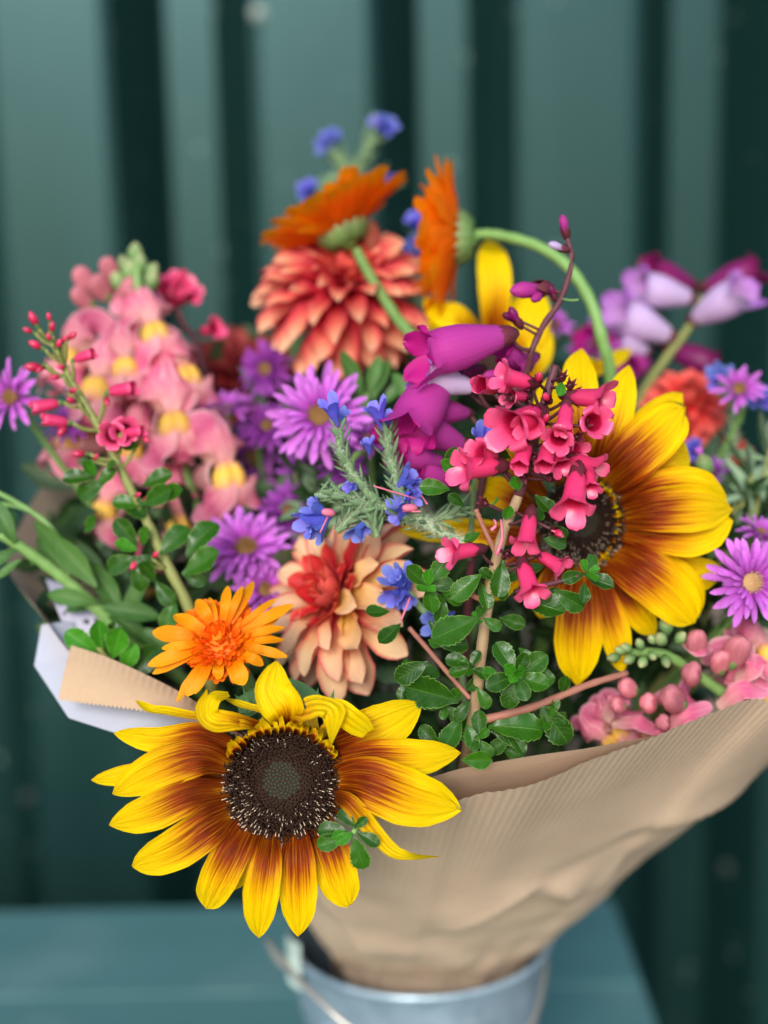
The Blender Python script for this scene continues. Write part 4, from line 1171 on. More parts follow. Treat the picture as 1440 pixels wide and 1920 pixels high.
# ================================================================== asters
def aster(px, py, d, Rpx, face, label, n=44, kind='a', eye=aster_eye, seed=0, lift=.1, er=.26):
    random.seed(seed + 100)
    t = empty("aster", P(px, py, d), label, "aster", "purple asters")
    M = fr_z(P(px, py, d), Dv(*face), Dv(.1, 1, .05), px2m(Rpx, d))
    head_rays(t, M, aster_me[kind], int(n * 1.75), .17, .66, .87, lift=lift, liftvar=.18, rings=4, jitter=.45, rag=True)
    mb = MB()
    k = 90
    for i in range(k):
        q = math.sqrt((i + .5) / k) * er; th = i * 2.39996
        c = np.array([q * math.cos(th), q * math.sin(th), .10 * (1 - (q / er) ** 2) + .02])
        mb.tube([c, c + np.array([math.cos(th) * .05 * q / er, math.sin(th) * .05 * q / er, .075])], [.016, .011], 5)
    mb.ball((0, 0, 0), (er * .98, er * .98, .10), nu=12, nv=6)
    link("eye", mb.mesh("eye", eye), M, t)
    a = np.linspace(0, 2 * np.pi, 12, endpoint=False)
    pr = np.array([(.24, .0), (.22, -.12), (.10, -.22), (.03, -.25)])
    link("calyx", MB().grid(np.stack([pr[:, 0:1] * np.cos(a), pr[:, 0:1] * np.sin(a), np.repeat(pr[:, 1:2], 12, 1)], -1)[::-1], close=True).mesh("calyx", stem_green), M, t)
    A = P(px, py, d) - Vector(Dv(*face)) * px2m(Rpx, d) * .2
    Q = catmull([A, A - Vector(Dv(*face)) * .02 + Vector((0, 0, -.015)), A.lerp(DEEP, .5) + Vector((0, .012, 0)), DEEP + Vector((rnd(-.013, .013), rnd(-.013, .013), 0))], 16)
    m = MB(); m.tube(Q, .0014, 6); m.part("stem", stem_green, t)
    return t

for i, a in enumerate((
    (600, 780, .572, 108, (-.12, .22, .95), "big pale purple aster in the middle, under the upper peach dahlia", 46, 'a', aster_eye),
    (462, 1030, .585, 98, (.02, .62, .75), "purple aster tipped face up, left of the lower dahlia's red heart", 46, 'a', aster_eye),
    (498, 1108, .578, 72, (.15, .5, .8), "purple aster tucked between the ragged marigold and the lower dahlia", 40, 'a', aster_eye),
    (464, 862, .66, 84, (.75, .15, .6), "lilac aster peeping out right of the snapdragon's lowest floret", 40, 'a', aster_eye),
    (425, 768, .63, 66, (0, .9, .35), "purple aster seen edge-on beside the upper snapdragon florets", 36, 'a', aster_eye),
    (498, 692, .655, 62, (-.3, .1, .9), "deep violet aster in shade left of the upper dahlia", 36, 'd', aster_eye),
    (22, 745, .585, 74, (-.35, .15, .9), "purple aster at the left edge beside the red budded sprig", 26, 'a', aster_eye),
    (575, 890, .625, 66, (0, .2, .9), "shaded dark purple aster under the pale purple one", 36, 'd', aster_eye),
    (1408, 1092, .535, 96, (.08, .10, 1), "sharp mauve aster with a pale tan eye at the right edge", 46, 'a', aster_eye_pale),
    (1425, 1000, .565, 50, (.3, .7, .5), "small mauve aster just above the pale eyed one at the right edge", 30, 'a', aster_eye),
    (1385, 730, .61, 58, (0, .35, .9), "small loose purple aster by the blue flowers at the upper right", 22, 'a', aster_eye),
    (1330, 885, .60, 46, (.1, .8, .5), "small purple aster behind the right sunflower's upper petals", 26, 'd', aster_eye),
    (690, 825, .565, 44, (.3, .4, .8), "little violet aster between the two blue flower spikes", 24, 'd', aster_eye),
    (122, 800, .62, 46, (-.1, .3, .9), "small violet aster behind the red budded sprig at left", 24, 'd', aster_eye),
    (1120, 650, .69, 60, (-.2, .6, .7), "blurred violet aster behind the arching marigold stem", 26, 'a', aster_eye),
    (545, 960, .61, 70, (-.1, .3, .9), "dark violet aster low in the shade left of the blue spikes", 40, 'd', aster_eye),
    (500, 800, .64, 60, (.1, .5, .8), "half hidden violet aster between the pale purple aster and the edge-on one", 38, 'd', aster_eye),
    (640, 870, .60, 56, (.2, .3, .9), "small violet aster behind the left blue bugloss stem", 34, 'd', aster_eye),
    (395, 1000, .63, 56, (-.3, .4, .8), "purple aster partly behind the little leaves of the slanting sprig", 34, 'a', aster_eye),
    (1040, 610, .66, 40, (.3, .4, .8), "tiny violet aster right of the hidden yellow sunflower", 22, 'a', aster_eye),
)): aster(*a[:6], n=a[6], kind=a[7], eye=a[8], seed=i)
# a green aster bud at the right
ab = empty("aster_bud", P(1318, 872, .575), "green aster bud with a pink tip right of the sunflower petals", "flower bud")
o = link("bud", MB().grid(bud_grid(.4), close=True).mesh("bud", calyx_green), fr_y(P(1328, 893, .575), Dv(-.35, .9, .2), Dv(0, 0, 1), px2m(46, .575)), ab)
for k in range(9):
    link("petal", random.choice(aster_me['a']), fr_y(P(1316, 860, .575), Dv(-.35 + rnd(-.3, .3), .9, rnd(-.3, .3)), Dv(0, 0, 1), px2m(24, .575)), ab)
stem(ab, [(1328, 893, .575), (1345, 930, .576), (1330, 1050, .60), (1200, 1350, .65)], .0012, stem_green)

# ================================================================== escallonia sprig in the middle
esc = empty("escallonia_sprig", P(885, 1420, .50), "upright sprig of bright pink tubular flowers with small glossy toothed leaves in the centre", "flower sprig", "pink flower sprigs")
DE = .497
_, SQ = stem(esc, [(840, 1620, .62), (870, 1440, .535), (891, 1320, .510), (912, 1150, .50), (940, 1010, .499), (972, 930, .499), (1000, 830, .50), (1025, 740, .502), (1040, 690, .503)], (.0023, .0014), stem_wood, sides=10, n=70)
stem(esc, [(972, 930, .499), (1000, 830, .4985), (1025, 740, .5015), (1042, 685, .502)], (.0020, .0014), stem_maroon)
stem(esc, [(882, 1310, .51), (855, 1280, .512), (800, 1215, .52), (768, 1178, .527)], .0009, stem_pink, name="twig")
stem(esc, [(905, 1350, .51), (1000, 1325, .512), (1100, 1285, .52), (1175, 1262, .53)], (.0016, .0012), stem_pink, name="twig")
stem(esc, [(930, 1040, .499), (905, 985, .496), (892, 955, .494)], .0009, stem_pink, name="twig")
stem(esc, [(915, 1130, .5), (870, 1110, .496), (825, 1095, .494)], .0010, stem_pink, name="twig")
stem(esc, [(965, 1110, .498), (1030, 1095, .492), (1085, 1080, .490)], .0010, stem_maroon, name="twig")
CK = (("calyx", esc_calyx_me),)
random.seed(21)
def ef(base, mouth, d0=.0, d1=-.004, k=None, half=False, s=1.0, roll=None):
    me = esc_half_me if half else esc_flower_me[random.randrange(3) if k is None else k]
    flower_between(esc, me, (*ZB(*base), DE + d0), (*ZB(*mouth), DE + d1), roll=roll, kids=CK, scale=s * rnd(.88, 1.0))
    bx, by = ZB(*base)
    A = P(bx, by, DE + d0)
    j = int(np.argmin(np.linalg.norm(SQ - np.array(A + Vector((0, 0, -.006))), axis=1)))
    m = MB(); m.tube(catmull([A, Vector(SQ[j]).lerp(A, .45) + Vector((0, 0, -.001)), SQ[j]], 6), .0006, 5); m.part("pedicel", stem_maroon, esc)

ef((575, 152), (440, 118), -.006, -.012, 0, roll=.2)
ef((718, 202), (872, 212), -.006, -.014, 1, roll=1.0)
ef((600, 262), (475, 325), -.006, -.020, 2, s=1.05)
ef((580, 258), (560, 330), -.008, -.022, 1, s=.9)
ef((706, 232), (694, 330), -.012, -.018, half=True)
ef((690, 330), (672, 360), -.008, -.018, 0, s=1.2)
ef((560, 375), (528, 470), -.008, -.016, half=True)
ef((640, 372), (622, 462), -.008, -.016, half=True)
ef((660, 390), (700, 470), -.005, -.012, 1)
ef((458, 455), (285, 468), -.006, -.014, 0, roll=.4)
ef((450, 430), (370, 400), -.004, -.012, 2, s=1.2)
ef((718, 425), (840, 470), -.004, -.010, 1)
ef((745, 478), (722, 640), -.010, -.020, 2, roll=2.0)
ef((790, 470), (795, 560), -.008, -.014, 0)
ef((574, 632), (552, 768), -.010, -.016, 1, roll=1.2)
ef((384, 758), (250, 776), -.008, -.014, 2, roll=.8)
ef((545, 812), (584, 938), -.010, -.018, 0)
ef((606, 778), (706, 838), -.008, -.014, 1)
ef((770, 300), (800, 296), -.004, -.012, 2, s=1.8)
ef((560, 200), (480, 200), .0, -.006, 0)
ef((560, 220), (545, 170), .004, .000, 1)
ef((690, 400), (770, 395), .002, -.006, 2)
ef((445, 172), (395, 160), .004, -.004, half=True, s=1.2)
# spent dark calyces and small buds
for (x, y, tx, ty) in ((690, 130, 700, 85), (600, 150, 610, 105), (500, 205, 460, 200), (770, 310, 800, 290), (405, 590, 380, 575), (490, 775, 480, 800), (550, 490, 545, 520), (720, 160, 735, 120), (640, 215, 620, 190), (660, 690, 690, 710), (745, 350, 775, 345), (620, 300, 640, 260), (590, 420, 575, 450), (650, 500, 690, 480)):
    A = P(*ZB(x, y), DE - .008); B = P(*ZB(tx, ty), DE - .012)
    link("calyx", esc_calyx_me, fr_y(A, B - A, Dv(0, 0, 1), px2m(46, DE)), esc)
    if random.random() < .5: link("bud", esc_bud_me, fr_y(A, B - A, Dv(0, 0, 1), px2m(26, DE)), esc)
    j = int(np.argmin(np.linalg.norm(SQ - np.array(A), axis=1)))
    m = MB(); m.tube(catmull([A, SQ[j]], 4), .0006, 5); m.part("pedicel", stem_maroon, esc)
# thin stamens
for (x, y, tx, ty) in ((450, 780, 465, 650), (430, 690, 440, 650), (690, 715, 650, 690)):
    m = MB(); a_ = P(*ZB(x, y), DE - .010); b_ = P(*ZB(tx, ty), DE - .010); m.tube(catmull([a_, a_.lerp(b_, .5) + Vector((.0012, 0, 0)), b_], 8), np.linspace(.0007, .0003, 8), 6); m.part("stamen", pink_bit, esc)


def rosette(t, c, rpx, d, n=8, face=(0, .25, 1), young=3, roll=0.0, bias=1.0):
    """a whorl of toothed leaves round a young tip"""
    Cc = P(*c, d); f = Vector(Dv(*face)); r = px2m(rpx * 1.14, d)
    up = Vector(Dv(math.sin(roll), math.cos(roll), 0)); up = (up - f * up.dot(f)).normalized(); sd = up.cross(f)
    for i in range(n):
        a = i * 2.39996 + roll
        y = i >= n - young
        s = r * (np.interp(i, [0, n - 1], [1.0, .45])) * rnd(.85, 1.12)
        lift = np.interp(i, [0, n - 1], [.05, 1.0]) + rnd(-.15, .15)
        dd = (up * math.cos(a) + sd * math.sin(a)) * math.cos(lift) + f * math.sin(lift)
        zz_ = f * math.cos(lift) - (up * math.cos(a) + sd * math.sin(a)) * math.sin(lift)
        base = Cc - f * r * np.interp(i, [0, n - 1], [.30, .0])
        link("leaf", random.choice(esc_young_me if y else esc_leaf_me), fr_y(base, dd, zz_ + Vector((rnd(-.2, .2), rnd(-.2, .2), rnd(-.2, .2))), s), t)


def one_leaf(t, base, tip, d0=.5, d1=.5, face=(0, .3, 1), young=False, me=None):
    A = P(*base, d0); B = P(*tip, d1)
    z = Vector(Dv(face[0] + rnd(-.3, .3), face[1] + rnd(-.3, .3), face[2]))
    return link("leaf", me or random.choice(esc_young_me if young else esc_leaf_me), fr_y(A, B - A, z, (B - A).length * 1.14), t)


random.seed(33)
rosette(esc, (803, 1098), 58, .490, 7, roll=.3)
rosette(esc, (1102, 1072), 52, .488, 6, face=(.3, .3, .9), roll=1.0)
rosette(esc, (968, 1265), 66, .489, 11, roll=.5, young=4)
rosette(esc, (893, 1160), 40, .491, 4, face=(.1, .4, .9), roll=2.2, young=2)
rosette(esc, (880, 1250), 44, .498, 6, face=(-.3, .3, .9), roll=1.0, young=1)
rosette(esc, (895, 1385), 46, .505, 6, face=(-.2, .3, .9), roll=0, young=1)
rosette(esc, (835, 1120), 44, .496, 5, roll=1.7, young=1)
rosette(esc, (930, 1085), 44, .494, 5, face=(.1, .2, .9), roll=.2, young=1)
rosette(esc, (835, 1320), 48, .512, 6, face=(-.2, .3, .9), roll=1.2, young=1)
rosette(esc, (960, 1375), 46, .512, 6, face=(.1, .3, .9), roll=2.0, young=1)
rosette(esc, (1020, 1115), 40, .495, 5, face=(.2, .2, .9), roll=2.6, young=1)
rosette(esc, (770, 1270), 44, .52, 5, face=(-.2, .3, .9), roll=.6, young=0)
rosette(esc, (1040, 1340), 44, .512, 5, face=(.2, .3, .9), roll=.8, young=1)
L2 = lambda q: ZB(*q)
for (b, e, dd, y) in (((470, 800), (460, 915), .488, 0), ((395, 850), (300, 920), .489, 0), ((385, 1010), (232, 1080), .487, 0), ((400, 1010), (452, 1040), .487, 0), ((530, 930), (680, 985), .491, 0), ((660, 905), (755, 975), .487, 0),
                      ((770, 880), (772, 940), .485, 0), ((510, 370), (445, 375), .494, 0), ((500, 425), (445, 400), .495, 0), ((530, 545), (515, 490), .492, 1), ((590, 560), (650, 620), .493, 0), ((610, 600), (600, 650), .494, 0),
                      ((300, 480), (245, 440), .497, 1), ((260, 480), (300, 405), .497, 0), ((480, 650), (500, 600), .494, 1), ((430, 600), (470, 590), .494, 1), ((280, 540), (190, 525), .498, 0), ((330, 600), (290, 570), .50, 0),
                      ((620, 720), (690, 735), .495, 0), ((660, 670), (700, 715), .494, 0), ((560, 800), (500, 850), .497, 0), ((390, 700), (345, 715), .496, 0), ((620, 820), (570, 830), .499, 0), ((360, 1180), (290, 1150), .497, 0), ((390, 880), (420, 960), .497, 0),
                      ((200, 1170), (95, 1228), .50, 0), ((240, 1110), (330, 1100), .50, 0), ((690, 150), (680, 190), .488, 1), ((200, 1020), (290, 1100), .51, 0), ((460, 1010), (540, 1030), .50, 0), ((420, 1230), (470, 1250), .497, 1), ((395, 1205), (440, 1225), .498, 1),
                      ((100, 1030), (30, 1095), .515, 0), ((60, 985), (-20, 990), .515, 0)):
    one_leaf(esc, L2(b), L2(e), dd + .002, dd - .002, young=bool(y))
ZH = lambda q: (740 + q[0] / 4.0, 1050 + q[1] / 4.0)
for (b, e, dd, y) in (((480, 1060), (120, 960), .507, 0), ((560, 1060), (470, 1170), .503, 0), ((500, 1180), (380, 1400), .506, 0), ((540, 1230), (600, 1390), .504, 0), ((700, 1250), (1070, 1230), .508, 0), ((720, 1280), (1000, 1340), .512, 0),
                      ((1090, 1080), (1280, 1350), .510, 0), ((330, 1400), (220, 1290), .503, 0), ((500, 1500), (710, 1500), .502, 0), ((780, 850), (660, 860), .496, 1), ((1100, 800), (1180, 900), .510, 0), ((240, 780), (40, 880), .508, 0),
                      ((930, 660), (1010, 720), .50, 0), ((640, 870), (570, 960), .505, 0), ((300, 1050), (80, 1010), .515, 0), ((450, 1350), (330, 1480), .515, 0), ((800, 1400), (950, 1470), .52, 0), ((620, 960), (700, 1080), .50, 0),
                      ((1250, 1000), (1280, 900), .515, 0), ((1080, 1170), (1180, 1130), .512, 0), ((250, 600), (340, 640), .506, 0)):
    one_leaf(esc, ZH(b), ZH(e), dd + .002, dd - .002, young=bool(y))

# small leafy tip lying on the front sunflower
tip = empty("leafy_twig", P(655, 1565, .478), "tiny twig with glossy toothed leaves lying on the front sunflower's lower right petals", "twig")
for (b, e, y) in (((985, 625), (892, 615), 0), ((980, 640), (888, 672), 0), ((975, 625), (930, 650), 1), ((1005, 640), (1030, 752), 0), ((1010, 610), (962, 562), 0), ((1015, 630), (1082, 665), 0), ((1000, 630), (950, 662), 1), ((1005, 615), (1040, 585), 0)):
    one_leaf(tip, ZA(*b), ZA(*e), .479, .476 if y else .477, young=bool(y))
stem(tip, [(662, 1562, .479), (690, 1520, .49), (740, 1480, .515), (800, 1440, .53)], .0009, stem_green)

# ================================================================== escallonia sprig at the left
esl = empty("escallonia_sprig", P(350, 1160, .56), "slanting sprig of small crimson buds and little leaves crossing the pink snapdragon at left", "flower sprig", "pink flower sprigs")
DL = .555
_, LQ = stem(esl, [(400, 1300, .56), *[(*ZC(*q), DL) for q in ((860, 1710), (760, 1500), (680, 1330), (580, 1130), (500, 970), (400, 790), (300, 620), (240, 480), (225, 430))]], (.0025, .0010), stem_olive, n=60)
random.seed(8)
CG = (("calyx", esc_calyx_g_me),)
for (x, y, s, ux, uy) in ((150, 378, 60, -.4, .9), (125, 430, 40, -.9, .3), (235, 415, 46, .1, 1), (160, 495, 56, -.8, .4), (220, 460, 34, -.3, .8), (325, 455, 46, .8, .5), (275, 595, 40, -.3, -.1), (378, 548, 80, .9, .25),
                          (148, 595, 66, -.9, 0), (180, 605, 40, -.5, -.6), (548, 698, 100, .95, .12), (480, 750, 46, .2, -.5), (320, 745, 46, -.3, .1), (205, 768, 96, -.95, -.2), (250, 838, 90, -.9, .1), (280, 880, 60, -.4, -.8), (600, 888, 80, .9, .1), (655, 916, 44, .5, -.6),
                          (355, 986, 56, -.9, .0), (430, 1000, 40, .3, .2), (220, 370, 34, -.1, 1), (265, 490, 40, .3, .6), (620, 1170, 34, .5, .2), (660, 1190, 40, .8, .2), (700, 1440, 40, .3, .3), (605, 1485, 46, -.4, -.5), (330, 700, 40, .5, .2), (250, 640, 40, -.9, -.1), (290, 470, 36, .6, .7)):
    d = DL - .006 + rnd(-.003, .003)
    A0 = P(*ZC(x, y), d); dv = Dv(ux, uy, .35)
    L = px2m(s * 1.22 / 2.4, d)
    A = A0 - dv * L * .5
    fl = s >= 76
    o = link("flower" if fl else "bud", esc_half_me if fl else esc_bud_me, fr_y(A, dv, Dv(0, 0, 1), L), esl)
    link("calyx", esc_calyx_g_me, fr_y(A, dv, Dv(0, 0, 1), L * (.8 if fl else .95)), o)
    j = int(np.argmin(np.linalg.norm(LQ - np.array(A - Vector((0, 0, .008))), axis=1)))
    m = MB(); m.tube(catmull([A - dv * L * .2, A.lerp(Vector(LQ[j]), .5) - Vector((0, 0, .001)), LQ[j]], 6), .0008, 5); m.part("pedicel", stem_olive, esl)
for (b, e) in (((560, 890), (500, 905)), ((590, 885), (560, 880))):
    flower_between(esl, esc_flower_me[0], (*ZC(b[0] - 30, b[1] + 10), DL + .002), (*ZC(*e), DL - .011), kids=CG, scale=1.0)
for (b, e, y) in (((430, 1090), (300, 1085), 0), ((440, 1080), (360, 1030), 1), ((480, 1110), (350, 1165), 0), ((470, 1060), (520, 1030), 0), ((520, 1190), (640, 1225), 0), ((640, 1220), (525, 1190), 0), ((640, 1215), (760, 1150), 0), ((640, 1130), (745, 1075), 0), ((700, 1180), (810, 1150), 0),
                  ((620, 1400), (530, 1300), 0), ((620, 1420), (520, 1400), 1), ((620, 1450), (485, 1490), 0), ((720, 1440), (810, 1320), 0), ((640, 1400), (650, 1330), 0), ((700, 1450), (620, 1470), 0), ((820, 1530), (970, 1440), 0), ((840, 1450), (920, 1290), 0), ((830, 1540), (900, 1560), 0),
                  ((600, 1480), (640, 1580), 0), ((700, 1560), (760, 1650), 0), ((790, 1640), (740, 1760), 0), ((560, 970), (620, 930), 0), ((530, 960), (590, 925), 0), ((440, 1130), (490, 1060), 0), ((700, 1560), (640, 1480), 0), ((380, 1340), (430, 1280), 0)):
    one_leaf(esl, ZC(*b), ZC(*e), DL - .004, DL - .008, young=bool(y))
# magenta flowers of a sprig behind the snapdragon
esb = empty("escallonia_sprig", P(330, 560, .66), "blurred sprig of magenta pink flowers behind the tip of the big snapdragon", "flower sprig", "pink flower sprigs")
for (b, e, s) in (((322, 560), (288, 535), 1.0), ((328, 556), (350, 528), 1.0), ((325, 560), (320, 520), 1.0), ((335, 565), (362, 548), 1.0), ((380, 622), (412, 612), .9), ((330, 572), (298, 560), .9), ((330, 550), (335, 540), 1.0)):
    flower_between(esb, random.choice(esc_flower_me), (*b, .665), (*e, .655), kids=CK, scale=s)
stem(esb, [(325, 560, .665), (345, 610, .665), (375, 660, .67), (420, 850, .68), (560, 1200, .72)], .0016, stem_maroon)

# ================================================================== snapdragons
def snap_floret(t, c, d, rpx, face, up, tilt=0.0):
    M = fr_y(P(*c, d), Dv(*face), Dv(*up), px2m(rpx * 1.28, d))
    f = link("floret", snap_t, M, t)
    J = lambda: Matrix.Rotation(rnd(-.12, .12), 4, 'X') @ Matrix.Scale(rnd(.92, 1.1), 4)
    link("upper_lip", snap_u, M @ J(), f); link("lower_lip", snap_l, M @ J(), f); link("palate", snap_p, M, f)
    for k in range(5):
        a = k / 5 * 2 * math.pi
        link("sepal", snap_sepal_me, M @ fr_y(Vector((math.cos(a) * .1, -.74, math.sin(a) * .1)), Vector((math.cos(a) * .5, .8, math.sin(a) * .5)), Vector((-math.cos(a), .3, -math.sin(a))), .34), f)


def snap_bud(t, c, d, rpx, dirv, me=None, sep=True):
    M = fr_y(P(*c, d), Dv(*dirv), Dv(0, .3, 1), px2m(rpx, d))
    o = link("bud", me or snap_bud_me, M, t)
    if sep:
        for k in range(4):
            a = k / 4 * 2 * math.pi + .5
            link("sepal", snap_sepal_me, M @ fr_y(Vector((math.cos(a) * .08, -.02, math.sin(a) * .08)), Vector((math.cos(a) * .55, .8, math.sin(a) * .55)), Vector((-math.cos(a), .3, -math.sin(a))), .5), o)


random.seed(14)
sn = empty("snapdragon", P(300, 900, .62), "tall pink snapdragon spike with yellow throats at the upper left", "snapdragon", "pink snapdragons")
DS = .630
stem(sn, [(256, 500, .632), (262, 560, .632), (285, 680, .632), (330, 830, .632), (380, 980, .632), (520, 1250, .66)], (.002, .0034), stem_green)
for (x, y, r, f, dd, dr) in (((690), 450, 92, (.30, .25, .9), 0, 0), (820, 640, 92, (.55, .2, .8), .0, 0), (450, 690, 98, (-.25, .1, .95), -.004, 0), (780, 850, 104, (.25, .1, .95), -.010, 0), (1010, 1080, 108, (.50, .05, .85), -.018, 0),
                             (330, 560, 88, (-.45, .25, .85), .004, 0), (330, 920, 84, (-.6, .1, .7), .004, 0), (570, 600, 84, (.0, .2, 1), -.004, 0), (600, 960, 84, (-.1, -.1, .9), .004, 0),
                             (490, 1230, 84, (-.4, -.1, .9), -.004, 0), (800, 1290, 84, (.3, -.2, .9), -.002, 0), (700, 1590, 74, (.1, -.3, .9), .006, 0), (620, 330, 70, (.2, .4, .9), .006, 0)):
    snap_floret(sn, ZC(x, y), DS + dd, r, f, (rnd(-.15, .15) - f[0] * .3, 1, .1))
for (x, y, r, dv, g) in ((500, 300, 64, (-.5, .7, .5), 0), (430, 270, 62, (-.6, .8, .3), 0), (520, 230, 58, (-.3, .9, .3), 0), (600, 330, 60, (.1, .6, .7), 0), (650, 260, 50, (.5, .8, .4), 1), (600, 230, 50, (-.1, .9, .4), 1), (625, 190, 46, (.1, 1, .3), 1), (590, 190, 44, (-.4, .9, .3), 1), (612, 140, 44, (.0, 1, .2), 1),
                         (430, 330, 60, (-.7, .5, .5), 0), (660, 210, 40, (.5, .8, .3), 1), (560, 260, 46, (-.4, .8, .4), 1)):
    snap_bud(sn, ZC(x, y), DS + .012, r, dv, snap_gbud_me if g else None)

sr = empty("snapdragon", P(1250, 1300, .53), "pink snapdragon spike with closed round buds lying along the paper's right rim", "snapdragon", "pink snapdragons")
def ZI(x, y): return (1040 + x / 3.6, 1120 + y / 3.6)
DR = .545
stem(sr, [(1170, 1225, DR), (1240, 1225, DR + .003), (1300, 1260, DR + .008), (1370, 1310, DR + .012), (1450, 1370, DR + .02), (1480, 1450, DR + .05)], (.0016, .003), stem_green)
for (x, y, r, dv, g) in ((440, 400, 34, (-.9, -.1, .3), 1), (520, 360, 34, (-.8, .4, .4), 1), (540, 400, 36, (-.8, -.3, .5), 1), (610, 400, 36, (-.4, -.6, .6), 1), (480, 370, 30, (-.9, .3, .3), 1), (590, 350, 32, (-.4, .8, .4), 1), (640, 370, 30, (.3, -.5, .8), 1),
                         (740, 310, 46, (-.5, .5, .7), 1), (760, 250, 50, (-.2, .9, .4), 1), (820, 310, 40, (.4, .7, .6), 1), (740, 390, 36, (.1, -.7, .6), 1), (690, 300, 34, (-.7, .4, .6), 1)):
    snap_bud(sr, ZI(x, y), DR - .006, r * .8, dv, snap_gbud_me)
for (x, y, r, dv) in ((960, 560, 74, (-.5, .4, .75)), (880, 740, 84, (-.7, .4, .55)), (680, 740, 62, (-.6, .3, .7)), (1180, 480, 84, (.15, .8, .45)), (980, 400, 66, (-.3, .8, .4)), (560, 640, 60, (-.7, .3, .5)), (760, 860, 56, (-.5, .2, .8)), (480, 740, 50, (-.7, .2, .6)), (1120, 520, 64, (-.2, .8, .5))):
    snap_bud(sr, ZI(x, y), DR - .004, r, dv)
for (x, y, r, f, up) in ((1330, 640, 92, (.5, -.1, .8), (-.5, 1, .2)), (360, 960, 56, (-.1, -.2, .9), (-.8, .6, .2)), (440, 900, 60, (-.2, .1, .9), (-.6, .9, .1)), (620, 930, 66, (.0, -.3, .9), (-.8, .6, 0)), (940, 880, 74, (.2, -.4, .85), (-.5, .9, 0)), (1400, 380, 70, (.5, .4, .7), (-.2, 1, 0))):
    snap_floret(sr, ZI(x, y), DR + .014, r, f, up)

for k_, (b, c, e, w) in enumerate((((390, 850), (560, 840), (745, 935), 110), ((730, 900), (880, 790), (1062, 725), 130), ((1105, 745), (1260, 620), (1440, 640), 150), ((1220, 560), (1330, 470), (1335, 380), 150), ((340, 830), (400, 700), (500, 700), 110), ((880, 280), (960, 330), (1060, 330), 130), ((1440, 560), (1400, 470), (1335, 385), 110), ((600, 960), (700, 900), (790, 880), 90))):
    strip_part(sr, "lip_petal", snap_pink, pz(ZI, b, DR), [pz(ZI, c, DR - .008)], pz(ZI, e, DR - .004), px2m(w / 3.6, DR), ((0, .6), (.3, .9), (.65, 1), (.9, .75), (1, .35)), Dv(-.1, .5, .8), cup=-.25, ridge=.03, nu=11, nv=16, seed=k_, wav=.16)

# ================================================================== penstemons
pn = empty("penstemon", P(940, 800, .53), "magenta bell flowered penstemon stalk left of the right sunflower, with thin budded tip", "penstemon", "bell flowered penstemons")
random.seed(17)
PK = (("calyx", pen_calyx_me),)
_, PQ = stem(pn, [(1062, 440, .535), (1072, 490, .535), (1052, 560, .533), (1022, 605, .532), (998, 655, .53), (985, 700, .535), (930, 790, .54), (905, 900, .545), (880, 1100, .56), (860, 1500, .62)], (.0009, .0018), stem_maroon, n=50)
for (a, b, me, s, roll) in (((952, 628, .522), (790, 668, .514), 'm', 1.05, .15), ((892, 728, .53), (795, 706, .524), 'p', 1.1, .1), ((838, 690, .535), (778, 785, .520), 'm', 1.35, 2.6), ((872, 838, .538), (768, 792, .528), 'm', 1.12, .2),
                            ((832, 868, .534), (750, 852, .526), 'm', 1.08, .1), ((850, 905, .54), (782, 880, .53), 'm', 1.15, .5), ((985, 690, .540), (948, 655, .530), 'm', 1.3, .9), ((1005, 668, .545), (960, 690, .535), 'm', 1.2, 1.9), ((880, 775, .545), (820, 770, .535), 'm', 1.2, .9), ((905, 690, .54), (850, 700, .53), 'd', 1.1, .4)):
    o = flower_between(pn, pen_me[me], a, b, roll=roll, kids=PK, scale=s)
    A = P(*a); j = int(np.argmin(np.linalg.norm(PQ - np.array(A - Vector((0, 0, .006))), axis=1)))
    m = MB(); m.tube(catmull([A, A.lerp(Vector(PQ[j]), .5) - Vector((0, 0, .002)), PQ[j]], 6), .0008, 5); m.part("pedicel", stem_maroon, pn)
for (a, b, k, s) in (((1022, 540, .534), (956, 546, .528), 'm', 1.0), ((1062, 442, .535), (1054, 402, .533), 'm', 1.0), ((1062, 468, .534), (1028, 456, .532), 'p', 1.0), ((1020, 545, .536), (1000, 562, .53), 'm', 1.1), ((945, 700, .53), (905, 705, .526), 'm', 1.0), ((970, 600, .53), (945, 590, .526), 'd', 1.1), ((975, 610, .528), (955, 575, .526), 'd', 1.0), ((1040, 560, .534), (1030, 530, .532), 'd', .9)):
    A, B = P(*a), P(*b)
    o = link("bud", pen_bud_me[k], fr_y(A, B - A, Dv(0, 0, 1), (B - A).length * s), pn)
    link("calyx", pen_calyx_me, fr_y(A, B - A, Dv(0, 0, 1), (B - A).length * 1.9), o)
    j = int(np.argmin(np.linalg.norm(PQ - np.array(A), axis=1)))
    m = MB(); m.tube(catmull([A, PQ[j]], 4), .0006, 5); m.part("pedicel", stem_maroon, pn)
stem(pn, [(1052, 560, .533), (1070, 563, .53), (1085, 562, .53)], .0004, stem_green, name="twig")

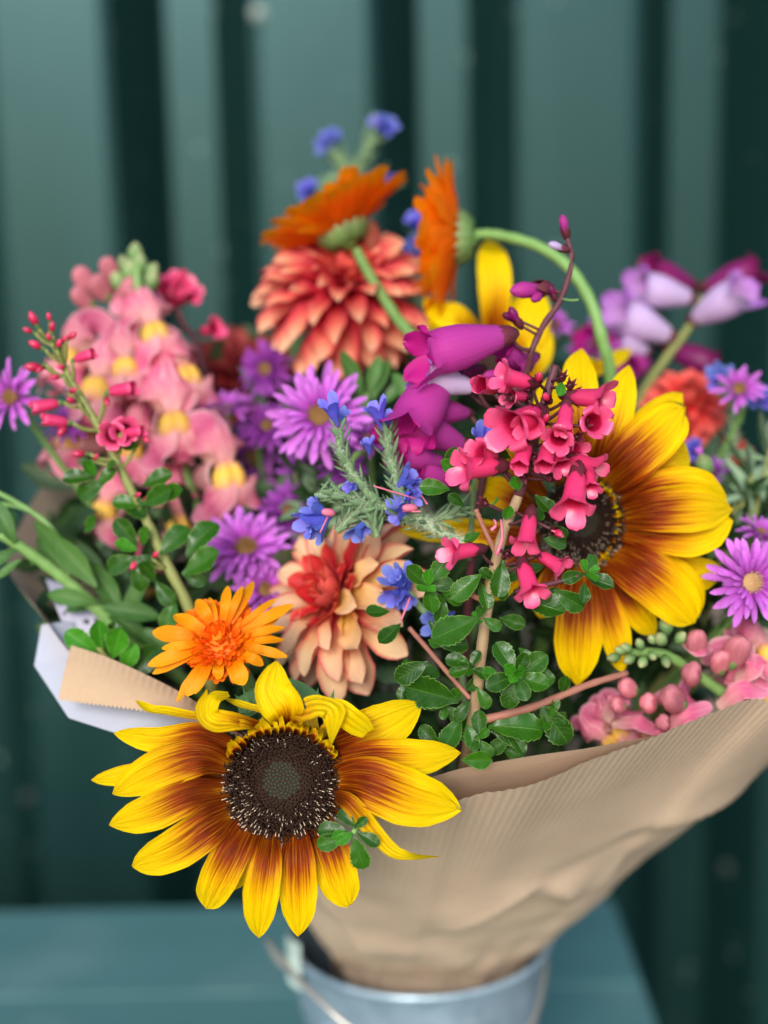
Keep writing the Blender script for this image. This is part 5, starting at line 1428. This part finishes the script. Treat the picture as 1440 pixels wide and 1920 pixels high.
pb_ = empty("penstemon", P(1230, 640, .69), "blurred pale lilac and purple penstemon at the upper right, against the wall", "penstemon", "bell flowered penstemons")
DP = .69
_, BQ = stem(pb_, [(1312, 555, DP), (1300, 600, DP), (1250, 670, DP), (1200, 745, DP), (1130, 900, DP), (1000, 1200, .70)], (.0018, .0026), stem_olive, n=40)
for (a, b, me, s) in (((1298, 560, DP), (1185, 535, DP - .012), 'p', 1.05), ((1300, 600, DP), (1392, 545, DP - .025), 'p', 1.15), ((1258, 632, DP), (1145, 580, DP - .015), 'p', 1.05), ((1300, 535, DP + .01), (1205, 500, DP), 'd', 1.0), ((1320, 540, DP + .01), (1425, 500, DP), 'd', 1.05), ((1245, 650, DP + .008), (1350, 690, DP), 'd', 1.0),
                      ((1215, 660, DP), (1150, 640, DP - .01), 'p', 1.1), ((1215, 680, DP + .005), (1180, 690, DP - .01), 'm', 1.3), ((1170, 640, DP + .005), (1090, 640, DP - .01), 'm', 1.0), ((1200, 640, DP + .01), (1150, 590, DP + .005), 'd', 1.0)):
    flower_between(pb_, pen_me[me], a, b, roll=rnd(-.4, .4), kids=PK, scale=s * .95)

# ================================================================== blue bugloss
def hairy(t, Q, rad, n, ln, seed=0):
    r = np.random.default_rng(seed); mb = MB()
    Q = np.asarray(Q); T = np.gradient(Q, axis=0); T /= np.linalg.norm(T, axis=1)[:, None]
    for k in range(n):
        f = r.uniform(0, len(Q) - 1.001); i = int(f); p = Q[i] + (Q[i + 1] - Q[i]) * (f - i)
        v = r.normal(0, 1, 3); v -= T[i] * v.dot(T[i]); v /= np.linalg.norm(v); v = v + T[i] * .5; v /= np.linalg.norm(v)
        p = p + v * rad * .8; L = ln * r.uniform(.5, 1.2); s = np.cross(v, T[i]) * .00016
        mb.faces([p - s, p + s, p + v * L], [(0, 1, 2)])
    mb.part("bristle", bristle_mat, t, kind='stuff')


def bug_spike(t, pts, rad, nb, hl=.0034, seed=0, bs=.0072):
    nb = int(nb * 1.5)
    random.seed(seed)
    _, Q = stem(t, pts, (rad, rad * .8), bugloss_stem, n=max(14, 6 * len(pts)))
    hairy(t, Q, rad, nb * 20, hl, seed)
    for k in range(nb):
        f = (k + .5) / nb; i = int(f * (len(Q) - 1)); T = Vector(Q[min(i + 1, len(Q) - 1)] - Q[max(i - 1, 0)]).normalized()
        a = k * 2.39996; o = T.orthogonal().normalized(); o2 = T.cross(o)
        out = o * math.cos(a) + o2 * math.sin(a)
        sgn = 1 if T.z > 0 else -1
        link("bract", bug_bract_me, fr_y(Vector(Q[i]) + out * rad * .6, out * .9 + T * .6 * sgn, T * sgn - out * .4, bs * rnd(.7, 1.2)), t)
    return Q


bs1 = empty("bugloss_spike", P(680, 950, .515), "pair of hairy green spikes with violet blue flowers in front of the pale purple aster", "bugloss", "blue bugloss spikes")
DB = .516
d_ = lambda q, o=0: (*ZD(*q), DB + o)
bug_spike(bs1, [d_((450, 420)), d_((470, 560)), d_((540, 680)), d_((640, 800)), d_((760, 880)), d_((960, 960), .004), d_((1120, 1030), .008)], .0015, 46, seed=1)
bug_spike(bs1, [d_((715, 420)), d_((725, 540)), d_((755, 660)), d_((790, 780)), d_((860, 880)), d_((980, 960), .005)], .0015, 40, seed=2)
bug_spike(bs1, [d_((320, 790)), d_((420, 770)), d_((520, 800)), d_((620, 840))], .0013, 24, seed=3)
bug_spike(bs1, [d_((440, 980)), d_((520, 900)), d_((610, 840))], .0013, 20, seed=4)
bug_spike(bs1, [d_((660, 1010)), d_((640, 930)), d_((620, 840))], .0013, 18, seed=5)
bug_spike(bs1, [d_((1120, 860), .004), d_((980, 910), .004), d_((840, 900), .002)], .0013, 26, seed=6)
random.seed(9)
for (b, e, s) in (((445, 400), (385, 225), .9), ((470, 390), (480, 290), .8), ((690, 425), (635, 240), .9), ((705, 420), (745, 290), .75), ((620, 560), (600, 430), .7), ((760, 745), (870, 650), 1.0), ((800, 720), (900, 740), 1.0), ((790, 760), (880, 810), 1.0), ((840, 890), (745, 800), 1.0), ((830, 880), (735, 900), 1.0),
                  ((410, 890), (270, 830), 1.0), ((410, 900), (215, 960), .95), ((400, 910), (300, 1020), .95), ((590, 920), (520, 1030), .95), ((585, 920), (590, 1010), .8), ((540, 740), (480, 735), .8), ((560, 720), (510, 750), .6)):
    flower_between(bs1, random.choice(bug_me), d_(b), d_(e, -.006), scale=s * .88)
for (a, b_) in (((870, 800), (640, 730)), ((400, 880), (350, 985)), ((900, 780), (935, 830)), ((800, 870), (900, 870))):
    m = MB(); m.tube(catmull([P(*d_(a, -.006)), P(*d_(b_, -.009))], 5), .0003, 5); m.part("stamen", pink_bit, bs1)
for (a, b_) in (((430, 880), (360, 870)), ((880, 850), (800, 850))):
    m = MB(); m.tube(catmull([P(*d_(a, -.006)), P(*d_(b_, -.009))], 6), [.0007, .0013, .0015, .0015, .0013, .0007], 8); m.part("bud", pink_bit, bs1)

bs2 = empty("bugloss_spike", P(745, 1120, .53), "violet blue bugloss flowers half hidden between the lower dahlia and green leaves", "bugloss", "blue bugloss spikes")
for (b, e, s) in (((830, 1290), (700, 1190), 1.0), ((840, 1300), (800, 1150), .9), ((800, 1280), (830, 1400), 1.0), ((790, 1290), (700, 1370), 1.0), ((830, 1280), (760, 1220), 1.0), ((1060, 1440), (900, 1500), 1.0), ((1080, 1420), (980, 1500), 1.0), ((1040, 1450), (1060, 1540), .8)):
    flower_between(bs2, random.choice(bug_me), (*ZD(*b), .533), (*ZD(*e), .524), scale=s * .78)
stem(bs2, [(762, 1105, .534), (800, 1150, .536), (850, 1170, .54), (880, 1400, .56)], .0014, bugloss_stem)
m = MB(); m.tube(catmull([P(*ZD(840, 1340), .52), P(*ZD(790, 1470), .518)], 5), .0004, 5); m.part("stamen", pink_bit, bs2)

bs3 = empty("bugloss_spike", P(660, 360, .725), "blurred blue flowered spike rising highest against the wall", "bugloss", "blue bugloss spikes")
DQ = .725
for k, (p, nb) in enumerate((([(705, 250, DQ), (685, 290, DQ), (655, 345, DQ), (640, 420, DQ), (660, 560, .72), (700, 800, .72)], 40), ([(625, 285, DQ), (645, 310, DQ), (655, 350, DQ)], 12), ([(580, 365, DQ), (610, 360, DQ), (645, 375, DQ)], 14), ([(720, 345, DQ), (690, 365, DQ), (650, 390, DQ)], 12), ([(610, 340, DQ), (650, 330, DQ)], 8))):
    bug_spike(bs3, p, .0022, nb, seed=20 + k, bs=.010, hl=.005)
for (b, e) in (((628, 282), (590, 270)), ((625, 280), (605, 245)), ((630, 275), (625, 240)), ((708, 248), (700, 218)), ((710, 250), (745, 222)), ((715, 245), (725, 212)), ((708, 245), (735, 240)), ((590, 362), (560, 345)), ((590, 365), (580, 335)), ((720, 345), (712, 322)), ((722, 345), (740, 335)), ((585, 365), (565, 365))):
    flower_between(bs3, random.choice(bug_me), (*b, DQ), (*e, DQ - .010), scale=.72)

bs4 = empty("bugloss_spike", P(785, 470, .70), "blurred blue flowers showing between the two orange marigolds", "bugloss", "blue bugloss spikes")
for (b, e) in (((785, 440), (775, 400)), ((785, 450), (800, 410)), ((790, 480), (770, 455)), ((785, 490), (805, 460)), ((775, 505), (765, 480)), ((795, 500), (815, 480))):
    flower_between(bs4, random.choice(bug_me), (*b, .70), (*e, .690), scale=.9)
bug_spike(bs4, [(785, 430, .70), (785, 500, .70), (780, 600, .70), (760, 800, .70)], .0022, 26, seed=31, bs=.010)
bs5 = empty("bugloss_spike", P(1370, 730, .63), "small violet blue flowers beside a purple aster at the right edge", "bugloss", "blue bugloss spikes")
for (b, e) in (((1355, 720), (1335, 690)), ((1355, 722), (1362, 690)), ((1355, 725), (1338, 715)), ((1425, 750), (1435, 730)), ((1425, 755), (1412, 750)), ((1430, 760), (1440, 755)), ((1305, 845), (1300, 830)), ((1310, 850), (1290, 848))):
    flower_between(bs5, random.choice(bug_me), (*b, .63), (*e, .622), scale=.85)
bug_spike(bs5, [(1355, 722, .63), (1375, 780, .63), (1350, 900, .64), (1200, 1250, .66)], .0016, 30, seed=33)
bs6 = empty("bugloss_spike", P(910, 825, .52), "single blue flower behind the leftmost pink tubular blossoms", "bugloss", "blue bugloss spikes")
for (b, e) in (((905, 840), (922, 815)), ((900, 840), (905, 812)), ((905, 842), (925, 835))):
    flower_between(bs6, random.choice(bug_me), (*b, .52), (*e, .514), scale=1.2)
stem(bs6, [(903, 842, .521), (890, 900, .53), (880, 1050, .55)], .001, bugloss_stem)

# ================================================================== leafy stems at the left, fine foliage, filling
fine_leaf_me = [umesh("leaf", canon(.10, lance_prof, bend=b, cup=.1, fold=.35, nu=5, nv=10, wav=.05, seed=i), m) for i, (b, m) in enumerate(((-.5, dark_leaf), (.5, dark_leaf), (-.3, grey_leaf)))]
def lf(t, b, e, me=None, face=(0, .4, 1), roll=.3):
    A, B = P(*b), P(*e)
    link("leaf", me or random.choice(soft_leaf_me), fr_y(A, B - A, Dv(face[0] + rnd(-roll, roll), face[1] + rnd(-roll, roll), face[2]), (B - A).length), t)


random.seed(40)
ls = empty("green_sprig", P(150, 1080, .57), "soft green leafy stem sticking out to the left over the paper edge", "foliage", "green foliage sprigs")
stem(ls, [(0, 1000, .560), (60, 1040, .565), (120, 1085, .57), (180, 1140, .575), (300, 1240, .59), (500, 1400, .64)], (.0022, .003), stem_green)
for (b, e) in (((30, 1020, .56), (-20, 930, .55)), ((25, 1020, .56), (10, 940, .57)), ((130, 1050, .57), (60, 975, .565)), ((30, 1030, .56), (-30, 1060, .55)), ((40, 1050, .56), (-10, 1080, .555)), ((125, 1080, .57), (65, 990, .575)), ((60, 1060, .565), (70, 1000, .58)),
               ((180, 1100, .57), (100, 1000, .57)), ((200, 1130, .58), (120, 1130, .57)), ((230, 1150, .58), (165, 1050, .58)), ((190, 1140, .575), (300, 1150, .57)), ((180, 1130, .57), (85, 1110, .56)), ((280, 1210, .58), (200, 1130, .57)), ((250, 1180, .58), (330, 1210, .57)), ((230, 1160, .58), (280, 1080, .59))):
    lf(ls, b, e)
for k in range(2):
    stem(ls, [(130, 1085, .57), (110, 1010, .572), (60, 960, .575), (-20, 915 + 25 * k, .58)], .0010, stem_green, name="twig")
l2 = empty("green_sprig", P(190, 1220, .55), "short light green leafy shoot just behind the folded paper corner", "foliage", "green foliage sprigs")
stem(l2, [(175, 1200, .550), (200, 1235, .55), (245, 1275, .552), (330, 1340, .57), (450, 1450, .62)], .0012, stem_olive)
for (b, e, y) in (((185, 1225), (130, 1190), 1), ((190, 1220), (185, 1165), 1), ((210, 1235), (232, 1170), 1), ((230, 1260), (250, 1215), 1), ((240, 1275), (285, 1225), 0), ((180, 1215), (160, 1230), 1), ((200, 1230), (215, 1180), 0)):
    one_leaf(l2, b, e, .55, .546, young=bool(y))
l3 = empty("green_sprig", P(700, 690, .60), "two slim green leaves in front of the upper peach dahlia's drooping petals", "foliage", "green foliage sprigs")
for (b, e) in (((690, 740, .60), (712, 665, .595)), ((680, 740, .60), (632, 655, .595)), ((700, 750, .60), (722, 650, .60)), ((770, 760, .59), (740, 690, .585)), ((715, 760, .595), (770, 700, .59))):
    lf(l3, b, e)
stem(l3, [(688, 738, .60), (690, 800, .605), (700, 950, .62), (720, 1200, .66)], .0014, stem_green)
l4 = empty("green_sprig", P(1330, 1000, .60), "fine grey green needle leaved foliage behind the right sunflower", "foliage", "green foliage sprigs")
for k in range(6):
    x0, y0 = 1300 + rnd(0, 130), 1150 + rnd(-30, 60)
    x1, y1 = x0 + rnd(-20, 90), 790 + rnd(-20, 160)
    _, Q = stem(l4, [(x1, y1, .61), ((x0 + x1) / 2, (y0 + y1) / 2, .605), (x0, y0, .61), (1150, 1400, .64)], .0009, stem_olive)
    for j in range(0, 24):
        i = int(rnd(0, len(Q) * .75)); v = Vector((rnd(-1, 1), rnd(-1, .6), rnd(-.2, 1))).normalized()
        link("leaf", random.choice(fine_leaf_me), fr_y(Vector(Q[i]), v, Vector((rnd(-1, 1), -1, rnd(0, 1))), rnd(.014, .026)), l4)
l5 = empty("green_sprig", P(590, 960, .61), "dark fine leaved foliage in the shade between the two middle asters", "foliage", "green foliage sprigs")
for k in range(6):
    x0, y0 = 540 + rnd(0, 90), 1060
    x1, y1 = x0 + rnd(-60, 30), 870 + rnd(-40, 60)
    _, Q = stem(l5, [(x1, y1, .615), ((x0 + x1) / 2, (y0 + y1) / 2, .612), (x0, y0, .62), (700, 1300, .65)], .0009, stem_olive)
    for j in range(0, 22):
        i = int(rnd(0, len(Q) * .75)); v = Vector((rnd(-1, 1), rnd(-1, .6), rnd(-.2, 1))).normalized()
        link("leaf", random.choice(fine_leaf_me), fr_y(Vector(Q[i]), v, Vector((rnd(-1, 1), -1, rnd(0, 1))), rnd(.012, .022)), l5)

# crowded leaves and stalks deep inside the wrap
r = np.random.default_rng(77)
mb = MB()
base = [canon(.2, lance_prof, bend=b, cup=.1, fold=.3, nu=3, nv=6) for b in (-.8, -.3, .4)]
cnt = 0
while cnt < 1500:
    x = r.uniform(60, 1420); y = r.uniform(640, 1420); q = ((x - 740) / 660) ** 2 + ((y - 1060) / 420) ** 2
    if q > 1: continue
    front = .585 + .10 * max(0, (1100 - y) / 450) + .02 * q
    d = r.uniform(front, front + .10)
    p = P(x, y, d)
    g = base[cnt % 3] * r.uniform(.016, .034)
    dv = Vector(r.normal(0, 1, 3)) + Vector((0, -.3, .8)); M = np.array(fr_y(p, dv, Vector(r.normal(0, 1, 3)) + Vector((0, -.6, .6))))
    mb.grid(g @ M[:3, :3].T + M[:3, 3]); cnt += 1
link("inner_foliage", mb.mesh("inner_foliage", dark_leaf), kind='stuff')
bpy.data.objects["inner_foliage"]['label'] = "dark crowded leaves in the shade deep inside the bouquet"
